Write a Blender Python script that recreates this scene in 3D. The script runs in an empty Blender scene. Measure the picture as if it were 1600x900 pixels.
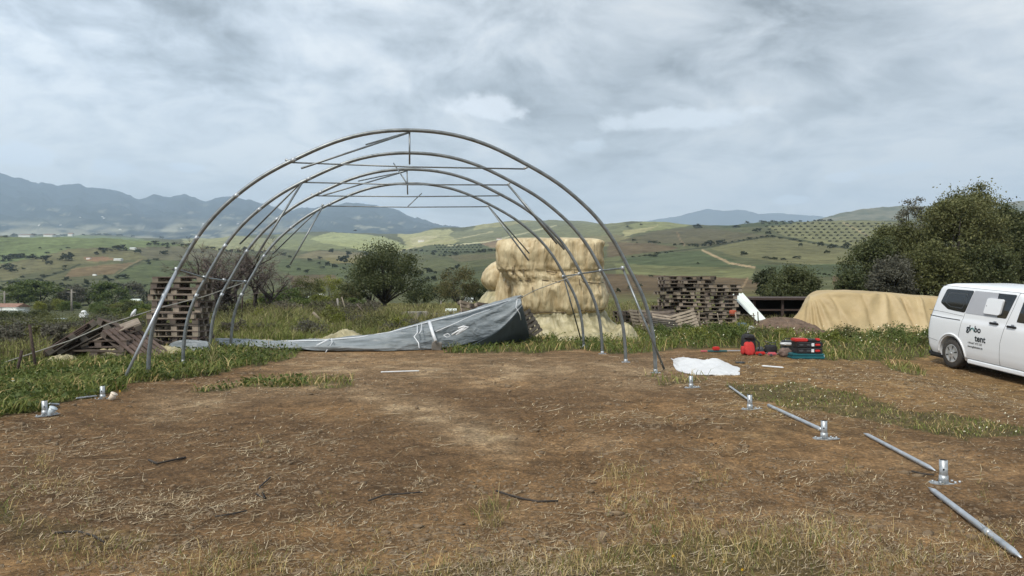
import bpy, bmesh, math, random
import numpy as np
from mathutils import Vector, Matrix, Euler

R = math.radians
random.seed(7)
rng = np.random.default_rng(11)
sc = bpy.context.scene
C = sc.collection

# ------------------------------------------------------------------ camera
F, EYE, CX, HY = 1155.0, 1.66, 800.0, 447.0
cam_d = bpy.data.cameras.new('camera')
cam = bpy.data.objects.new('camera', cam_d)
C.objects.link(cam)
cam.location = (0, 0, EYE)
cam.rotation_euler = (R(90) - math.atan(3 / F), 0, 0)
cam_d.sensor_width = 36
cam_d.lens = 36 * F / 1600
cam_d.clip_start = 0.1
cam_d.clip_end = 60000
sc.camera = cam

# ------------------------------------------------------------------ view
sc.view_settings.view_transform = 'Standard'
sc.view_settings.look = 'None'
sc.view_settings.gamma = 1
sc.view_settings.exposure = 0.30
sc.cycles.volume_bounces = 2

# ------------------------------------------------------------------ sky
SUN_EL, SUN_AZ = R(52), R(215)      # azimuth of the sun, clockwise from +Y
w = bpy.data.worlds.new('World')
sc.world = w
w.use_nodes = True
nt = w.node_tree
nt.nodes.clear()
def N(t, **k):
    n = nt.nodes.new(t)
    for a, b in k.items():
        setattr(n, a, b)
    return n
L = nt.links.new
def val(node, i, v):
    node.inputs[i].default_value = v
def vm(op, a, b=None):
    n = N('ShaderNodeVectorMath', operation=op)
    if hasattr(a, 'node'): L(a, n.inputs[0])
    else: n.inputs[0].default_value = a
    if b is not None:
        if hasattr(b, 'node'): L(b, n.inputs[1])
        else: n.inputs[1].default_value = b
    return n.outputs['Value'] if op in ('DOT_PRODUCT', 'LENGTH', 'DISTANCE') else n.outputs[0]
def mt(op, a, b=None, clamp=False):
    n = N('ShaderNodeMath', operation=op, use_clamp=clamp)
    for i, s in enumerate((a, b)):
        if s is None: continue
        if hasattr(s, 'node'): L(s, n.inputs[i])
        else: n.inputs[i].default_value = s
    return n.outputs[0]
def mixc(f, a, b):
    n = N('ShaderNodeMix', data_type='RGBA')
    for i, s in ((0, f), (6, a), (7, b)):
        if hasattr(s, 'node'): L(s, n.inputs[i])
        else: n.inputs[i].default_value = s
    return n.outputs[2]
def smooth(x, a, b):
    n = N('ShaderNodeMapRange', interpolation_type='SMOOTHSTEP')
    L(x, n.inputs[0]); n.inputs[1].default_value = a; n.inputs[2].default_value = b
    return n.outputs[0]
def noise(vec, scale, detail=6, rough=.55, dist=0):
    n = N('ShaderNodeTexNoise')
    L(vec, n.inputs['Vector']); n.inputs['Scale'].default_value = scale
    n.inputs['Detail'].default_value = detail; n.inputs['Roughness'].default_value = rough
    n.inputs['Distortion'].default_value = dist
    return n.outputs[0]
tc = N('ShaderNodeTexCoord')
D = vm('NORMALIZE', tc.outputs['Generated'])
sp = N('ShaderNodeSeparateXYZ'); L(D, sp.inputs[0])
zz = mt('MAXIMUM', sp.outputs[2], 0.0)
den = mt('ADD', zz, 0.24)
cb = N('ShaderNodeCombineXYZ')
L(mt('DIVIDE', sp.outputs[0], den), cb.inputs[0]); L(mt('DIVIDE', sp.outputs[1], den), cb.inputs[1])
P = cb.outputs[0]
warp = N('ShaderNodeTexNoise'); L(P, warp.inputs['Vector']); warp.inputs['Scale'].default_value = .9; warp.inputs['Detail'].default_value = 3
wv = vm('ADD', P, vm('MULTIPLY', vm('SUBTRACT', warp.outputs['Color'], (.5, .5, .5)), (.9, .5, 0)))
wv2 = vm('MULTIPLY', wv, (1.35, 1.25, 1))
big = noise(wv2, .55, 5, .5)
mid = noise(wv2, 1.9, 8, .6, .35)
fine = noise(wv2, 5.5, 6, .6)
dens = mt('ADD', mt('ADD', mt('MULTIPLY', big, .46), mt('MULTIPLY', mid, .38)), mt('MULTIPLY', fine, .16))
ramp = N('ShaderNodeValToRGB')
L(dens, ramp.inputs[0])
cr = ramp.color_ramp
cr.elements[0].position = .435; cr.elements[0].color = (.86, .90, .94, 1)
cr.elements[1].position = .64; cr.elements[1].color = (.15, .16, .17, 1)
e = cr.elements.new(.485); e.color = (.66, .72, .79, 1)
e = cr.elements.new(.535); e.color = (.45, .50, .55, 1)
e = cr.elements.new(.58); e.color = (.265, .29, .31, 1)
cloud = ramp.outputs[0]
# the left of the view is bluer, the right is greyer
lr = smooth(sp.outputs[0], -.55, .35)
cloud = mixc(lr, vmul := vm('MULTIPLY', cloud, (.99, 1.0, 1.0)), vm('MULTIPLY', cloud, (.86, .83, .78)))
# clear pale band low over the far hills
band = smooth(sp.outputs[2], .30, .03)
cloud = mixc(mt('MULTIPLY', band, .6), cloud, (.74, .77, .74, 1))
# brighter small cumulus puffs at given directions
def puff(px, py, wpx, hpx, col, amt, cloud):
    d = Vector(((px - CX) / F, 1, (HY - py) / F)).normalized()
    df = vm('SUBTRACT', D, tuple(d))
    df = vm('MULTIPLY', df, (F / wpx, F / wpx, F / hpx))
    nz = noise(vm('MULTIPLY', D, (1, 1, 1.6)), 22, 5, .6)
    l = mt('ADD', vm('LENGTH', df), mt('MULTIPLY', mt('SUBTRACT', nz, .5), 2.0))
    m = smooth(l, 1.05, .5)
    return mixc(mt('MULTIPLY', m, amt), cloud, tuple(min(1.4, c * 1.38) for c in col[:3]) + (1,))
for a in ((25, 240, 50, 19, (.60, .66, .72, 1), .75), (755, 168, 62, 24, (.68, .71, .74, 1), .75),
          (1060, 186, 110, 20, (.62, .66, .69, 1), .65), (1240, 313, 30, 9, (.60, .66, .70, 1), .6),
          (1315, 276, 32, 9, (.56, .61, .65, 1), .6), (292, 262, 30, 7, (.56, .63, .70, 1), .6),
          (175, 265, 30, 14, (.52, .60, .68, 1), .5), (1400, 262, 60, 10, (.50, .56, .60, 1), .5),
          (915, 228, 34, 12, (.54, .60, .64, 1), .5), (585, 330, 95, 12, (.46, .54, .62, 1), .8)):
    cloud = puff(*a, cloud)
sky = N('ShaderNodeTexSky', sky_type='NISHITA')
sky.sun_disc = False
sky.sun_elevation = SUN_EL
sky.sun_rotation = SUN_AZ
SKY_STR = .1
gain = vm('MULTIPLY', cloud, (1.0 / SKY_STR,) * 3)
mx = mixc(.93, sky.outputs[0], gain)
bg = N('ShaderNodeBackground'); L(mx, bg.inputs[0]); bg.inputs[1].default_value = SKY_STR
out = N('ShaderNodeOutputWorld'); L(bg.outputs[0], out.inputs[0])

# ------------------------------------------------------------------ sun
sd = bpy.data.lights.new('sun', 'SUN')
sd.energy = 3.0
sd.angle = R(11)
sd.color = (1.0, .95, .87)
sun = bpy.data.objects.new('sun', sd)
C.objects.link(sun)
sdir = Vector((math.sin(SUN_AZ) * math.cos(SUN_EL), math.cos(SUN_AZ) * math.cos(SUN_EL), math.sin(SUN_EL)))
sun.rotation_euler = sdir.to_track_quat('Z', 'Y').to_euler()
sun.location = (0, 0, 20)

# ------------------------------------------------------------------ noise + terrain height
def h2(ix, iy, s):
    n = (ix.astype(np.int64) * 374761393 + iy.astype(np.int64) * 668265263 + s * 144269504) & 0xffffffff
    n = ((n ^ (n >> 13)) * 1274126177) & 0xffffffff
    return ((n ^ (n >> 16)) & 0xffff) / 65535.0
def vn(x, y, s=0):
    x = np.asarray(x, float); y = np.asarray(y, float)
    ix = np.floor(x); iy = np.floor(y)
    fx = x - ix; fy = y - iy
    fx = fx * fx * (3 - 2 * fx); fy = fy * fy * (3 - 2 * fy)
    a = h2(ix, iy, s); b = h2(ix + 1, iy, s); c = h2(ix, iy + 1, s); d = h2(ix + 1, iy + 1, s)
    return (a * (1 - fx) + b * fx) * (1 - fy) + (c * (1 - fx) + d * fx) * fy - .5
def fbm(x, y, o=4, s=0):
    t = 0; a = 1.0; f = 1.0
    for i in range(o):
        t = t + a * vn(np.asarray(x) * f + 17.3 * i, np.asarray(y) * f - 9.1 * i, s + i)
        a *= .5; f *= 2.03
    return t
def sst(x, a, b):
    t = np.clip((np.asarray(x, float) - a) / (b - a), 0, 1)
    return t * t * (3 - 2 * t)

# skyline / slope tables: view column -> (distance, image row) ; rows become real heights
TAB = {
 -500: [(14, 0), (17, 545), (30, 528), (60, 512), (110, 500), (170, 488), (250, 474), (350, 458), (450, 446), (600, 425), (750, 402), (950, 375), (1100, 385), (2000, 380), (3600, 372)],
 0:    [(14, 0), (17, 563), (30, 534), (60, 513), (110, 498), (170, 487), (250, 472), (350, 456), (450, 445), (600, 424), (750, 402), (950, 369), (1100, 380), (2000, 376), (3600, 368)],
 150:  [(14, 0), (18, 0), (30, 532), (60, 512), (110, 498), (170, 487), (250, 472), (350, 456), (450, 445), (600, 424), (750, 398), (950, 368), (1100, 380), (2000, 376), (3600, 368)],
 300:  [(14, 0), (20, 0), (30, 524), (60, 506), (110, 495), (170, 486), (250, 472), (350, 456), (450, 443), (600, 424), (750, 402), (950, 384), (1200, 388), (2000, 374), (3600, 376)],
 400:  [(14, 0), (26, 0), (40, 499), (60, 497), (110, 490), (170, 482), (250, 468), (350, 455), (450, 440), (600, 421), (900, 401), (1200, 392), (2000, 372), (2600, 367), (3600, 376)],
 500:  [(14, 0), (36, 0), (50, 494), (80, 490), (130, 483), (200, 470), (300, 456), (400, 442), (600, 420), (900, 399), (1300, 385), (1800, 374), (2500, 362), (3600, 380)],
 620:  [(14, 0), (45, 0), (70, 484), (110, 478), (150, 473), (200, 466), (300, 452), (400, 440), (600, 418), (900, 401), (1300, 388), (1800, 377), (2500, 366), (3600, 380)],
 700:  [(14, 0), (45, 0), (70, 480), (110, 473), (150, 466), (200, 456), (300, 436), (400, 424), (600, 406), (900, 394), (1200, 380), (1800, 370), (2500, 354), (3600, 380)],
 820:  [(14, 0), (40, 0), (60, 478), (100, 470), (150, 455), (250, 430), (400, 412), (650, 395), (900, 384), (1300, 372), (1800, 358), (2500, 343), (3600, 380)],
 900:  [(14, 0), (36, 0), (50, 484), (80, 474), (150, 454), (250, 430), (400, 410), (650, 390), (900, 378), (1300, 362), (1800, 353), (2500, 344), (3600, 380)],
 1020: [(14, 0), (31, 0), (37, 498), (60, 484), (100, 468), (150, 452), (200, 436), (280, 420), (400, 404), (650, 382), (1000, 364), (1500, 347), (1900, 352), (3600, 385)],
 1100: [(14, 0), (31, 0), (37, 502), (60, 484), (100, 464), (150, 446), (200, 434), (280, 417), (400, 399), (650, 380), (1000, 361), (1400, 351), (1900, 356), (3600, 390)],
 1200: [(14, 0), (31, 0), (37, 512), (60, 486), (100, 462), (150, 442), (200, 428), (280, 412), (400, 396), (650, 370), (1000, 352), (1300, 347), (1900, 356), (3600, 390)],
 1300: [(14, 0), (31, 0), (37, 512), (60, 484), (100, 460), (150, 440), (200, 428), (280, 414), (400, 396), (650, 372), (900, 352), (1200, 345), (1900, 350), (3600, 390)],
 1600: [(14, 0), (33, 0), (40, 505), (60, 484), (100, 460), (150, 440), (200, 428), (280, 412), (400, 392), (650, 370), (1000, 346), (1900, 340), (3600, 390)],
 2100: [(14, 0), (33, 0), (40, 500), (60, 484), (100, 460), (150, 440), (200, 428), (280, 412), (400, 392), (650, 370), (1000, 346), (1900, 330), (3600, 380)],
}
KP = np.array(sorted(TAB), float)
LG = np.linspace(math.log(10), math.log(3700), 500)
KZ = []
for k in sorted(TAB):
    ds = [math.log(d) for d, r in TAB[k]]
    zs = [0.0 if r == 0 else EYE - (r - HY) * d / F for d, r in TAB[k]]
    # interpolate z/d (angle) so that slopes read smoothly
    an = [z / math.exp(d) for z, d in zip(zs, ds)]
    a = np.interp(LG, ds, an)
    ker = np.hanning(15); ker /= ker.sum()
    a2 = np.convolve(np.pad(a, 7, mode='edge'), ker, 'valid')
    KZ.append(a2)
KZ = np.array(KZ)
def table(px, Z):
    Z = np.maximum(Z, 10.0)
    px = np.clip(px, KP[0], KP[-1])
    i = np.clip(np.searchsorted(KP, px, side='right') - 1, 0, len(KP) - 2)
    t = (px - KP[i]) / (KP[i + 1] - KP[i]); t = t * t * (3 - 2 * t)
    u = (np.log(Z) - LG[0]) / (LG[1] - LG[0])
    j = np.clip(np.floor(u).astype(int), 0, len(LG) - 2); fu = np.clip(u - j, 0, 1)
    za = KZ[i, j] * (1 - fu) + KZ[i, j + 1] * fu
    zb = KZ[i + 1, j] * (1 - fu) + KZ[i + 1, j + 1] * fu
    return (za * (1 - t) + zb * t) * Z
def HT(x, y, micro=False):
    x = np.asarray(x, float); y = np.asarray(y, float)
    yy = np.maximum(y, 4.0)
    px = CX + F * x / yy
    z = table(px, yy) * sst(y, 10, 15)
    am = sst(y, 50, 160)
    z = z + am * yy / F * (5.0 * fbm(px / 75.0, np.log(yy) * 7.0, 4, 3) + 2.0 * fbm(px / 26.0 + 5, np.log(yy) * 16.0, 3, 9))
    # plateau: low bank on the left, ground falling to the right under the van
    fade = 1 - sst(y, 24, 40)
    z = z + fade * .13 * sst(-x, 4.6, 7.0) * sst(y, 5, 9)
    z = z - fade * sst(x, 6.6, 10.2) * (.25 + .066 * np.clip(17.7 - y, -3, 12))
    z = z + fade * (.035 * fbm(x * .35, y * .35, 3, 21))
    if micro:
        mf = 1 - sst(y, 12, 22)
        z = z + mf * (.020 * fbm(x * 2.1, y * 2.1, 3, 31) + .016 * np.abs(fbm(x * 7, y * 7, 3, 41)) + .007 * fbm(x * 23, y * 23, 2, 45))
        # shallow tyre ruts across the bare soil
        for (ax, ay, bx, by) in ((-.9, 16, 1.0, 5.2), (.75, 16, 2.6, 5.4)):
            tt = np.clip((y - by) / (ay - by), 0, 1)
            cx = bx + (ax - bx) * tt + .12 * np.sin(y * .7)
            dd = np.abs(x - cx)
            env = np.exp(-(dd / .16) ** 2) * sst(y, by - .5, by + 1) * (1 - sst(y, ay - 3, ay))
            z = z - env * (.035 + .014 * np.sin(y * 38 + np.sign(x - cx) * dd * 18))
    return z
def G(px, row, Z=None):
    """ground point seen at a pixel (march along the ray)"""
    Zs = np.exp(np.linspace(math.log(3), math.log(3500), 5000))
    X = (px - CX) / F * Zs
    zr = EYE - (row - HY) / F * Zs
    h = HT(X, Zs)
    idx = np.nonzero(h >= zr)[0]
    i = idx[0] if len(idx) else 4999
    return Vector((X[i], Zs[i], float(h[i])))
def at(px, row, Z):
    return Vector(((px - CX) / F * Z, Z, EYE - (row - HY) / F * Z))
def gz(x, y):
    return float(HT(np.array([x]), np.array([y]))[0])

# ------------------------------------------------------------------ mesh helpers
def tagp(o, label=None, cat=None, group=None, kind=None):
    if label: o['label'] = label
    if cat: o['category'] = cat
    if group: o['group'] = group
    if kind: o['kind'] = kind
    return o
def mesh_np(name, V, T, mat, parent=None, smooth=False, col=None, k=3):
    me = bpy.data.meshes.new(name)
    V = np.asarray(V, np.float32); T = np.asarray(T, np.int32)
    me.vertices.add(len(V)); me.vertices.foreach_set('co', V.ravel())
    n = len(T)
    me.loops.add(n * k); me.loops.foreach_set('vertex_index', T.ravel())
    me.polygons.add(n)
    me.polygons.foreach_set('loop_start', np.arange(n, dtype=np.int32) * k)
    me.polygons.foreach_set('loop_total', np.full(n, k, np.int32))
    if smooth: me.polygons.foreach_set('use_smooth', np.ones(n, bool))
    me.update(calc_edges=True)
    if col is not None:
        ca = me.color_attributes.new('tint', 'FLOAT_COLOR', 'POINT')
        cc = np.ones((len(V), 4), np.float32); cc[:, :3] = col
        ca.data.foreach_set('color', cc.ravel())
    me.materials.append(mat)
    o = bpy.data.objects.new(name, me); C.objects.link(o)
    if parent: o.parent = parent
    return o
def gridf(nr, nc, wrap=False):
    r = np.arange(nr - 1)[:, None]; c = np.arange(nc if wrap else nc - 1)[None, :]
    a = r * nc + c; b = r * nc + (c + 1) % nc
    return np.stack([a, b, b + nc, a + nc], -1).reshape(-1, 4)
class MB:
    def __init__(s): s.v = []; s.f = []; s.sm = []
    def add(s, vs, fs, smooth=False):
        n = len(s.v); s.v += [tuple(v) for v in vs]
        s.f += [tuple(i + n for i in f) for f in fs]; s.sm += [smooth] * len(fs)
        return s
    def box(s, lo, hi, M=None):
        (a, b, c), (d, e, f) = lo, hi
        vs = [Vector(p) for p in ((a, b, c), (d, b, c), (d, e, c), (a, e, c), (a, b, f), (d, b, f), (d, e, f), (a, e, f))]
        if M: vs = [M @ v for v in vs]
        return s.add(vs, [(0, 3, 2, 1), (4, 5, 6, 7), (0, 1, 5, 4), (1, 2, 6, 5), (2, 3, 7, 6), (3, 0, 4, 7)])
    def rbox(s, lo, hi, r=.02, M=None):
        bm = bmesh.new()
        bmesh.ops.create_cube(bm, size=1)
        for v in bm.verts:
            v.co = Vector([lo[i] + (v.co[i] + .5) * (hi[i] - lo[i]) for i in range(3)])
        bmesh.ops.bevel(bm, geom=bm.edges[:], offset=r, segments=2, affect='EDGES')
        bm.verts.index_update()
        vs = [(M @ v.co if M else v.co.copy()) for v in bm.verts]
        fs = [[v.index for v in f.verts] for f in bm.faces]
        bm.free()
        return s.add(vs, fs, False)
    def tube(s, pts, r, n=8, r2=None, flat=None):
        pts = [Vector(p) for p in pts]
        m = len(pts); vs = []
        up = Vector((0, 0, 1))
        prev = None
        for i, p in enumerate(pts):
            t = (pts[min(i + 1, m - 1)] - pts[max(i - 1, 0)]).normalized()
            if prev is None:
                a = t.cross(up)
                if a.length < .05: a = t.cross(Vector((1, 0, 0)))
                a.normalize()
            else:
                a = (prev - t * prev.dot(t)).normalized()
            prev = a
            b = t.cross(a)
            rr = r if r2 is None else r + (r2 - r) * i / (m - 1)
            if isinstance(r, (list, tuple)): rr = r[i]
            for k in range(n):
                an = 2 * math.pi * k / n
                vs.append(p + a * math.cos(an) * rr + b * math.sin(an) * rr * (flat[i] if flat else 1))
        fs = [tuple(f) for f in gridf(m, n, True).tolist()]
        fs += [tuple(range(n))[::-1], tuple(range((m - 1) * n, m * n))]
        return s.add(vs, fs, True)
    def cyl(s, a, b, r, n=16, r2=None): return s.tube([a, b], r, n, r2)
    def build(s, name, mat, parent=None):
        me = bpy.data.meshes.new(name)
        me.from_pydata(s.v, [], s.f); me.update()
        me.polygons.foreach_set('use_smooth', s.sm)
        me.materials.append(mat)
        o = bpy.data.objects.new(name, me); C.objects.link(o)
        if parent: o.parent = parent
        return o
def empty(name, loc, rz=0):
    o = bpy.data.objects.new(name, None); C.objects.link(o)
    o.location = loc; o.rotation_euler = (0, 0, rz); o.empty_display_size = .3
    return o
def copy_tree(o, parent=None):
    c = o.copy(); C.objects.link(c)
    if parent: c.parent = parent
    for ch in list(o.children): copy_tree(ch, c)
    return c
def to_local(o, objs=()):
    pass

# ------------------------------------------------------------------ materials
def mat(name, col, rough=.6, metal=0., var=.15, scale=4., bump=0., bscale=30., col2=None, attr=False, island=None,
        transl=0., objr=0., spec=.5, coord='Object', detail=5, stretch=None):
    m = bpy.data.materials.new(name); m.use_nodes = True
    t = m.node_tree; nd = t.nodes; lk = t.links.new
    b = nd['Principled BSDF']
    b.inputs['Roughness'].default_value = rough
    b.inputs['Metallic'].default_value = metal
    b.inputs['Specular IOR Level'].default_value = spec
    tcn = nd.new('ShaderNodeTexCoord')
    src = tcn.outputs[coord]
    if stretch:
        mp_ = nd.new('ShaderNodeVectorMath'); mp_.operation = 'MULTIPLY'; lk(src, mp_.inputs[0]); mp_.inputs[1].default_value = stretch; src = mp_.outputs[0]
    no = nd.new('ShaderNodeTexNoise'); lk(src, no.inputs['Vector'])
    no.inputs['Scale'].default_value = scale; no.inputs['Detail'].default_value = detail; no.inputs['Roughness'].default_value = .6
    mr = nd.new('ShaderNodeMapRange'); lk(no.outputs[0], mr.inputs[0]); mr.inputs[1].default_value = .3; mr.inputs[2].default_value = .7
    mx = nd.new('ShaderNodeMix'); mx.data_type = 'RGBA'; lk(mr.outputs[0], mx.inputs[0])
    c2 = col2 if col2 else tuple(min(1, x * (1 + var)) for x in col)
    c1 = col if col2 else tuple(x * (1 - var) for x in col)
    mx.inputs[6].default_value = (*c1, 1); mx.inputs[7].default_value = (*c2, 1)
    o = mx.outputs[2]
    if island:
        gi = nd.new('ShaderNodeNewGeometry')
        r2 = nd.new('ShaderNodeValToRGB'); lk(gi.outputs['Random Per Island'], r2.inputs[0])
        els = r2.color_ramp.elements
        els[0].color = (*island[0], 1); els[0].position = 0
        els[1].color = (*island[-1], 1); els[1].position = 1
        for i, c in enumerate(island[1:-1]):
            e = els.new((i + 1) / (len(island) - 1)); e.color = (*c, 1)
        mm = nd.new('ShaderNodeMix'); mm.data_type = 'RGBA'; mm.blend_type = 'MULTIPLY'; mm.inputs[0].default_value = 1
        lk(r2.outputs[0], mm.inputs[6])
        mx.inputs[6].default_value = (.75, .75, .75, 1); mx.inputs[7].default_value = (1.2, 1.2, 1.2, 1)
        lk(o, mm.inputs[7]); o = mm.outputs[2]
    if attr:
        at_ = nd.new('ShaderNodeAttribute'); at_.attribute_name = 'tint'
        mm = nd.new('ShaderNodeMix'); mm.data_type = 'RGBA'; mm.blend_type = 'MULTIPLY'; mm.inputs[0].default_value = 1
        lk(at_.outputs['Color'], mm.inputs[6]); lk(o, mm.inputs[7]); o = mm.outputs[2]
    if objr:
        oi = nd.new('ShaderNodeObjectInfo')
        hs = nd.new('ShaderNodeHueSaturation')
        m1 = nd.new('ShaderNodeMapRange'); lk(oi.outputs['Random'], m1.inputs[0]); m1.inputs[3].default_value = 1 - objr; m1.inputs[4].default_value = 1 + objr
        lk(m1.outputs[0], hs.inputs['Value'])
        m2 = nd.new('ShaderNodeMapRange'); lk(oi.outputs['Random'], m2.inputs[0]); m2.inputs[3].default_value = .5 + objr * .05; m2.inputs[4].default_value = .5 - objr * .05
        lk(m2.outputs[0], hs.inputs['Hue'])
        lk(o, hs.inputs['Color']); o = hs.outputs[0]
    lk(o, b.inputs['Base Color'])
    if bump:
        n2 = nd.new('ShaderNodeTexNoise'); n2.inputs['Distortion'].default_value = .6 if stretch else 0; lk(src, n2.inputs['Vector']); n2.inputs['Scale'].default_value = bscale; n2.inputs['Detail'].default_value = 6
        bp = nd.new('ShaderNodeBump'); bp.inputs['Strength'].default_value = 1; bp.inputs['Distance'].default_value = bump
        lk(n2.outputs[0], bp.inputs['Height']); lk(bp.outputs[0], b.inputs['Normal'])
    if transl:
        tr = nd.new('ShaderNodeBsdfTranslucent'); lk(o, tr.inputs[0])
        ms = nd.new('ShaderNodeMixShader'); ms.inputs[0].default_value = transl
        lk(b.outputs[0], ms.inputs[1]); lk(tr.outputs[0], ms.inputs[2])
        lk(ms.outputs[0], nd['Material Output'].inputs[0])
    return m

M = {}
M['steel'] = mat('galvanised_steel', (.15, .165, .165), .45, .7, .2, 6, col2=(.29, .31, .315))
M['steel_w'] = mat('galvanised_steel_weathered', (.30, .32, .34), .5, .6, .2, 12, col2=(.55, .58, .60))
M['zinc'] = mat('bright_zinc', (.26, .28, .29), .45, .55, .2, 25, col2=(.58, .61, .63))
M['hole'] = mat('dark_hole', (.01, .01, .01), .9)
M['wood'] = mat('weathered_wood', (.055, .045, .036), .85, 0, .3, 3, .004, 40, col2=(.165, .135, .108), objr=.4)
M['wood_l'] = mat('pale_wood', (.20, .165, .125), .85, 0, .3, 5, .004, 40, col2=(.33, .275, .21), objr=.2)
M['wood_d'] = mat('dark_red_wood', (.05, .037, .029), .85, 0, .3, 4, .004, 40, col2=(.125, .092, .070), objr=.3)
M['cover'] = mat('straw_yellow_film', (.44, .32, .16), .42, 0, .15, 2.2, .10, 3.2, col2=(.78, .665, .42), transl=.12, spec=.5, stretch=(1.9, 1.9, .4))  # bale brown, with film highlights painted in as pale upright streaks
M['cover2'] = mat('pale_film', (.27, .24, .13), .45, 0, .15, 2.4, .08, 3, col2=(.60, .53, .32), transl=.12, stretch=(1.5, 1.5, .5))
M['sand_tarp'] = mat('sand_tarpaulin', (.37, .27, .13), .6, 0, .1, .9, .07, 1.6, col2=(.49, .38, .205))
M['grey_tarp'] = mat('grey_pvc', (.14, .162, .17), .38, 0, .1, 2.2, .12, 2.2, col2=(.31, .34, .355), stretch=(.45, 1.8, 2.6))
M['grey_tarp_shade'] = mat('shaded_pvc_underside', (.06, .075, .08), .5, 0, .1, 2)  # grey PVC darkened: shade of the fold put into the colour
M['white_tape'] = mat('white_strap', (.72, .74, .76), .5)
M['white_bag'] = mat('woven_white_plastic', (.62, .63, .64), .6, 0, .08, 5, .012, 14)
M['rope'] = mat('rope', (.34, .33, .29), .8)
M['darkrope'] = mat('dark_twine', (.10, .07, .04), .8)
M['white_paint'] = mat('white_car_paint', (.80, .82, .84), .22, 0, .01, 2, spec=.6)
M['glass'] = mat('tinted_glass', (.012, .015, .017), .06, 0, .1, 2, spec=.7)
M['greypanel'] = mat('grey_film', (.42, .43, .46), .35, 0, .03, 2)
M['black_pl'] = mat('black_plastic', (.018, .018, .02), .55)
M['seam'] = mat('door_gap', (.12, .125, .13), .8)
M['ink'] = mat('dark_lettering', (.012, .02, .025), .6)
M['ink2'] = mat('grey_lettering', (.05, .055, .06), .6)
M['teal_ink'] = mat('teal_lettering', (.02, .16, .15), .6)
M['tyre'] = mat('tyre_rubber', (.035, .034, .033), .85, 0, .3, 20, col2=(.07, .06, .05))
M['rim'] = mat('silver_rim', (.58, .59, .60), .35, .5)
M['red'] = mat('red_plastic', (.55, .03, .025), .45)
M['redcloth'] = mat('red_cloth', (.50, .035, .03), .8, 0, .15, 20, .004, 60)
M['blackcloth'] = mat('black_cloth', (.02, .02, .022), .85, 0, .3, 20, .004, 60)
M['teal'] = mat('teal_plastic', (.01, .12, .14), .45)
M['darkgrey'] = mat('dark_grey_plastic', (.06, .065, .07), .5)
M['brownbag'] = mat('brown_canvas', (.16, .11, .09), .85, 0, .3, 20)
M['concrete'] = mat('concrete', (.25, .23, .20), .9, 0, .2, 2, .01, 20)
M['brick'] = mat('brick_wall', (.30, .14, .09), .9, 0, .2, 6, .01, 30)
M['whitewash'] = mat('whitewashed_wall', (.75, .74, .70), .85, 0, .08, 2)
M['rooftile'] = mat('clay_roof', (.26, .15, .11), .85, 0, .25, 3, .02, 12)
M['sheet'] = mat('white_corrugated_sheet', (.66, .72, .68), .5, 0, .06, 2)
M['rust'] = mat('rusty_steel', (.06, .04, .032), .9, 0, .4, 20)
M['dark_in'] = mat('black_boards', (.012, .012, .011), .9)  # near-black boards for the shed back wall and hut door
M['tank'] = mat('white_tank_plastic', (.75, .76, .77), .5)
M['manure'] = mat('dark_soil_heap', (.075, .05, .036), .95, 0, .3, 6, .05, 9, col2=(.19, .13, .09))
M['bark'] = mat('bark', (.05, .042, .035), .9, 0, .3, 6, .02, 20)
M['twig'] = mat('bare_twigs', (.10, .078, .07), .9, island=[(.07, .055, .05), (.16, .12, .105)])
M['orange'] = mat('orange_plastic', (.38, .08, .035), .7)
M['blue'] = mat('blue_plastic', (.06, .14, .28), .7)
M['steel_pole'] = mat('steel_pole_bright', (.34, .37, .40), .4, .5, .15, 8, col2=(.55, .58, .62))

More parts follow.
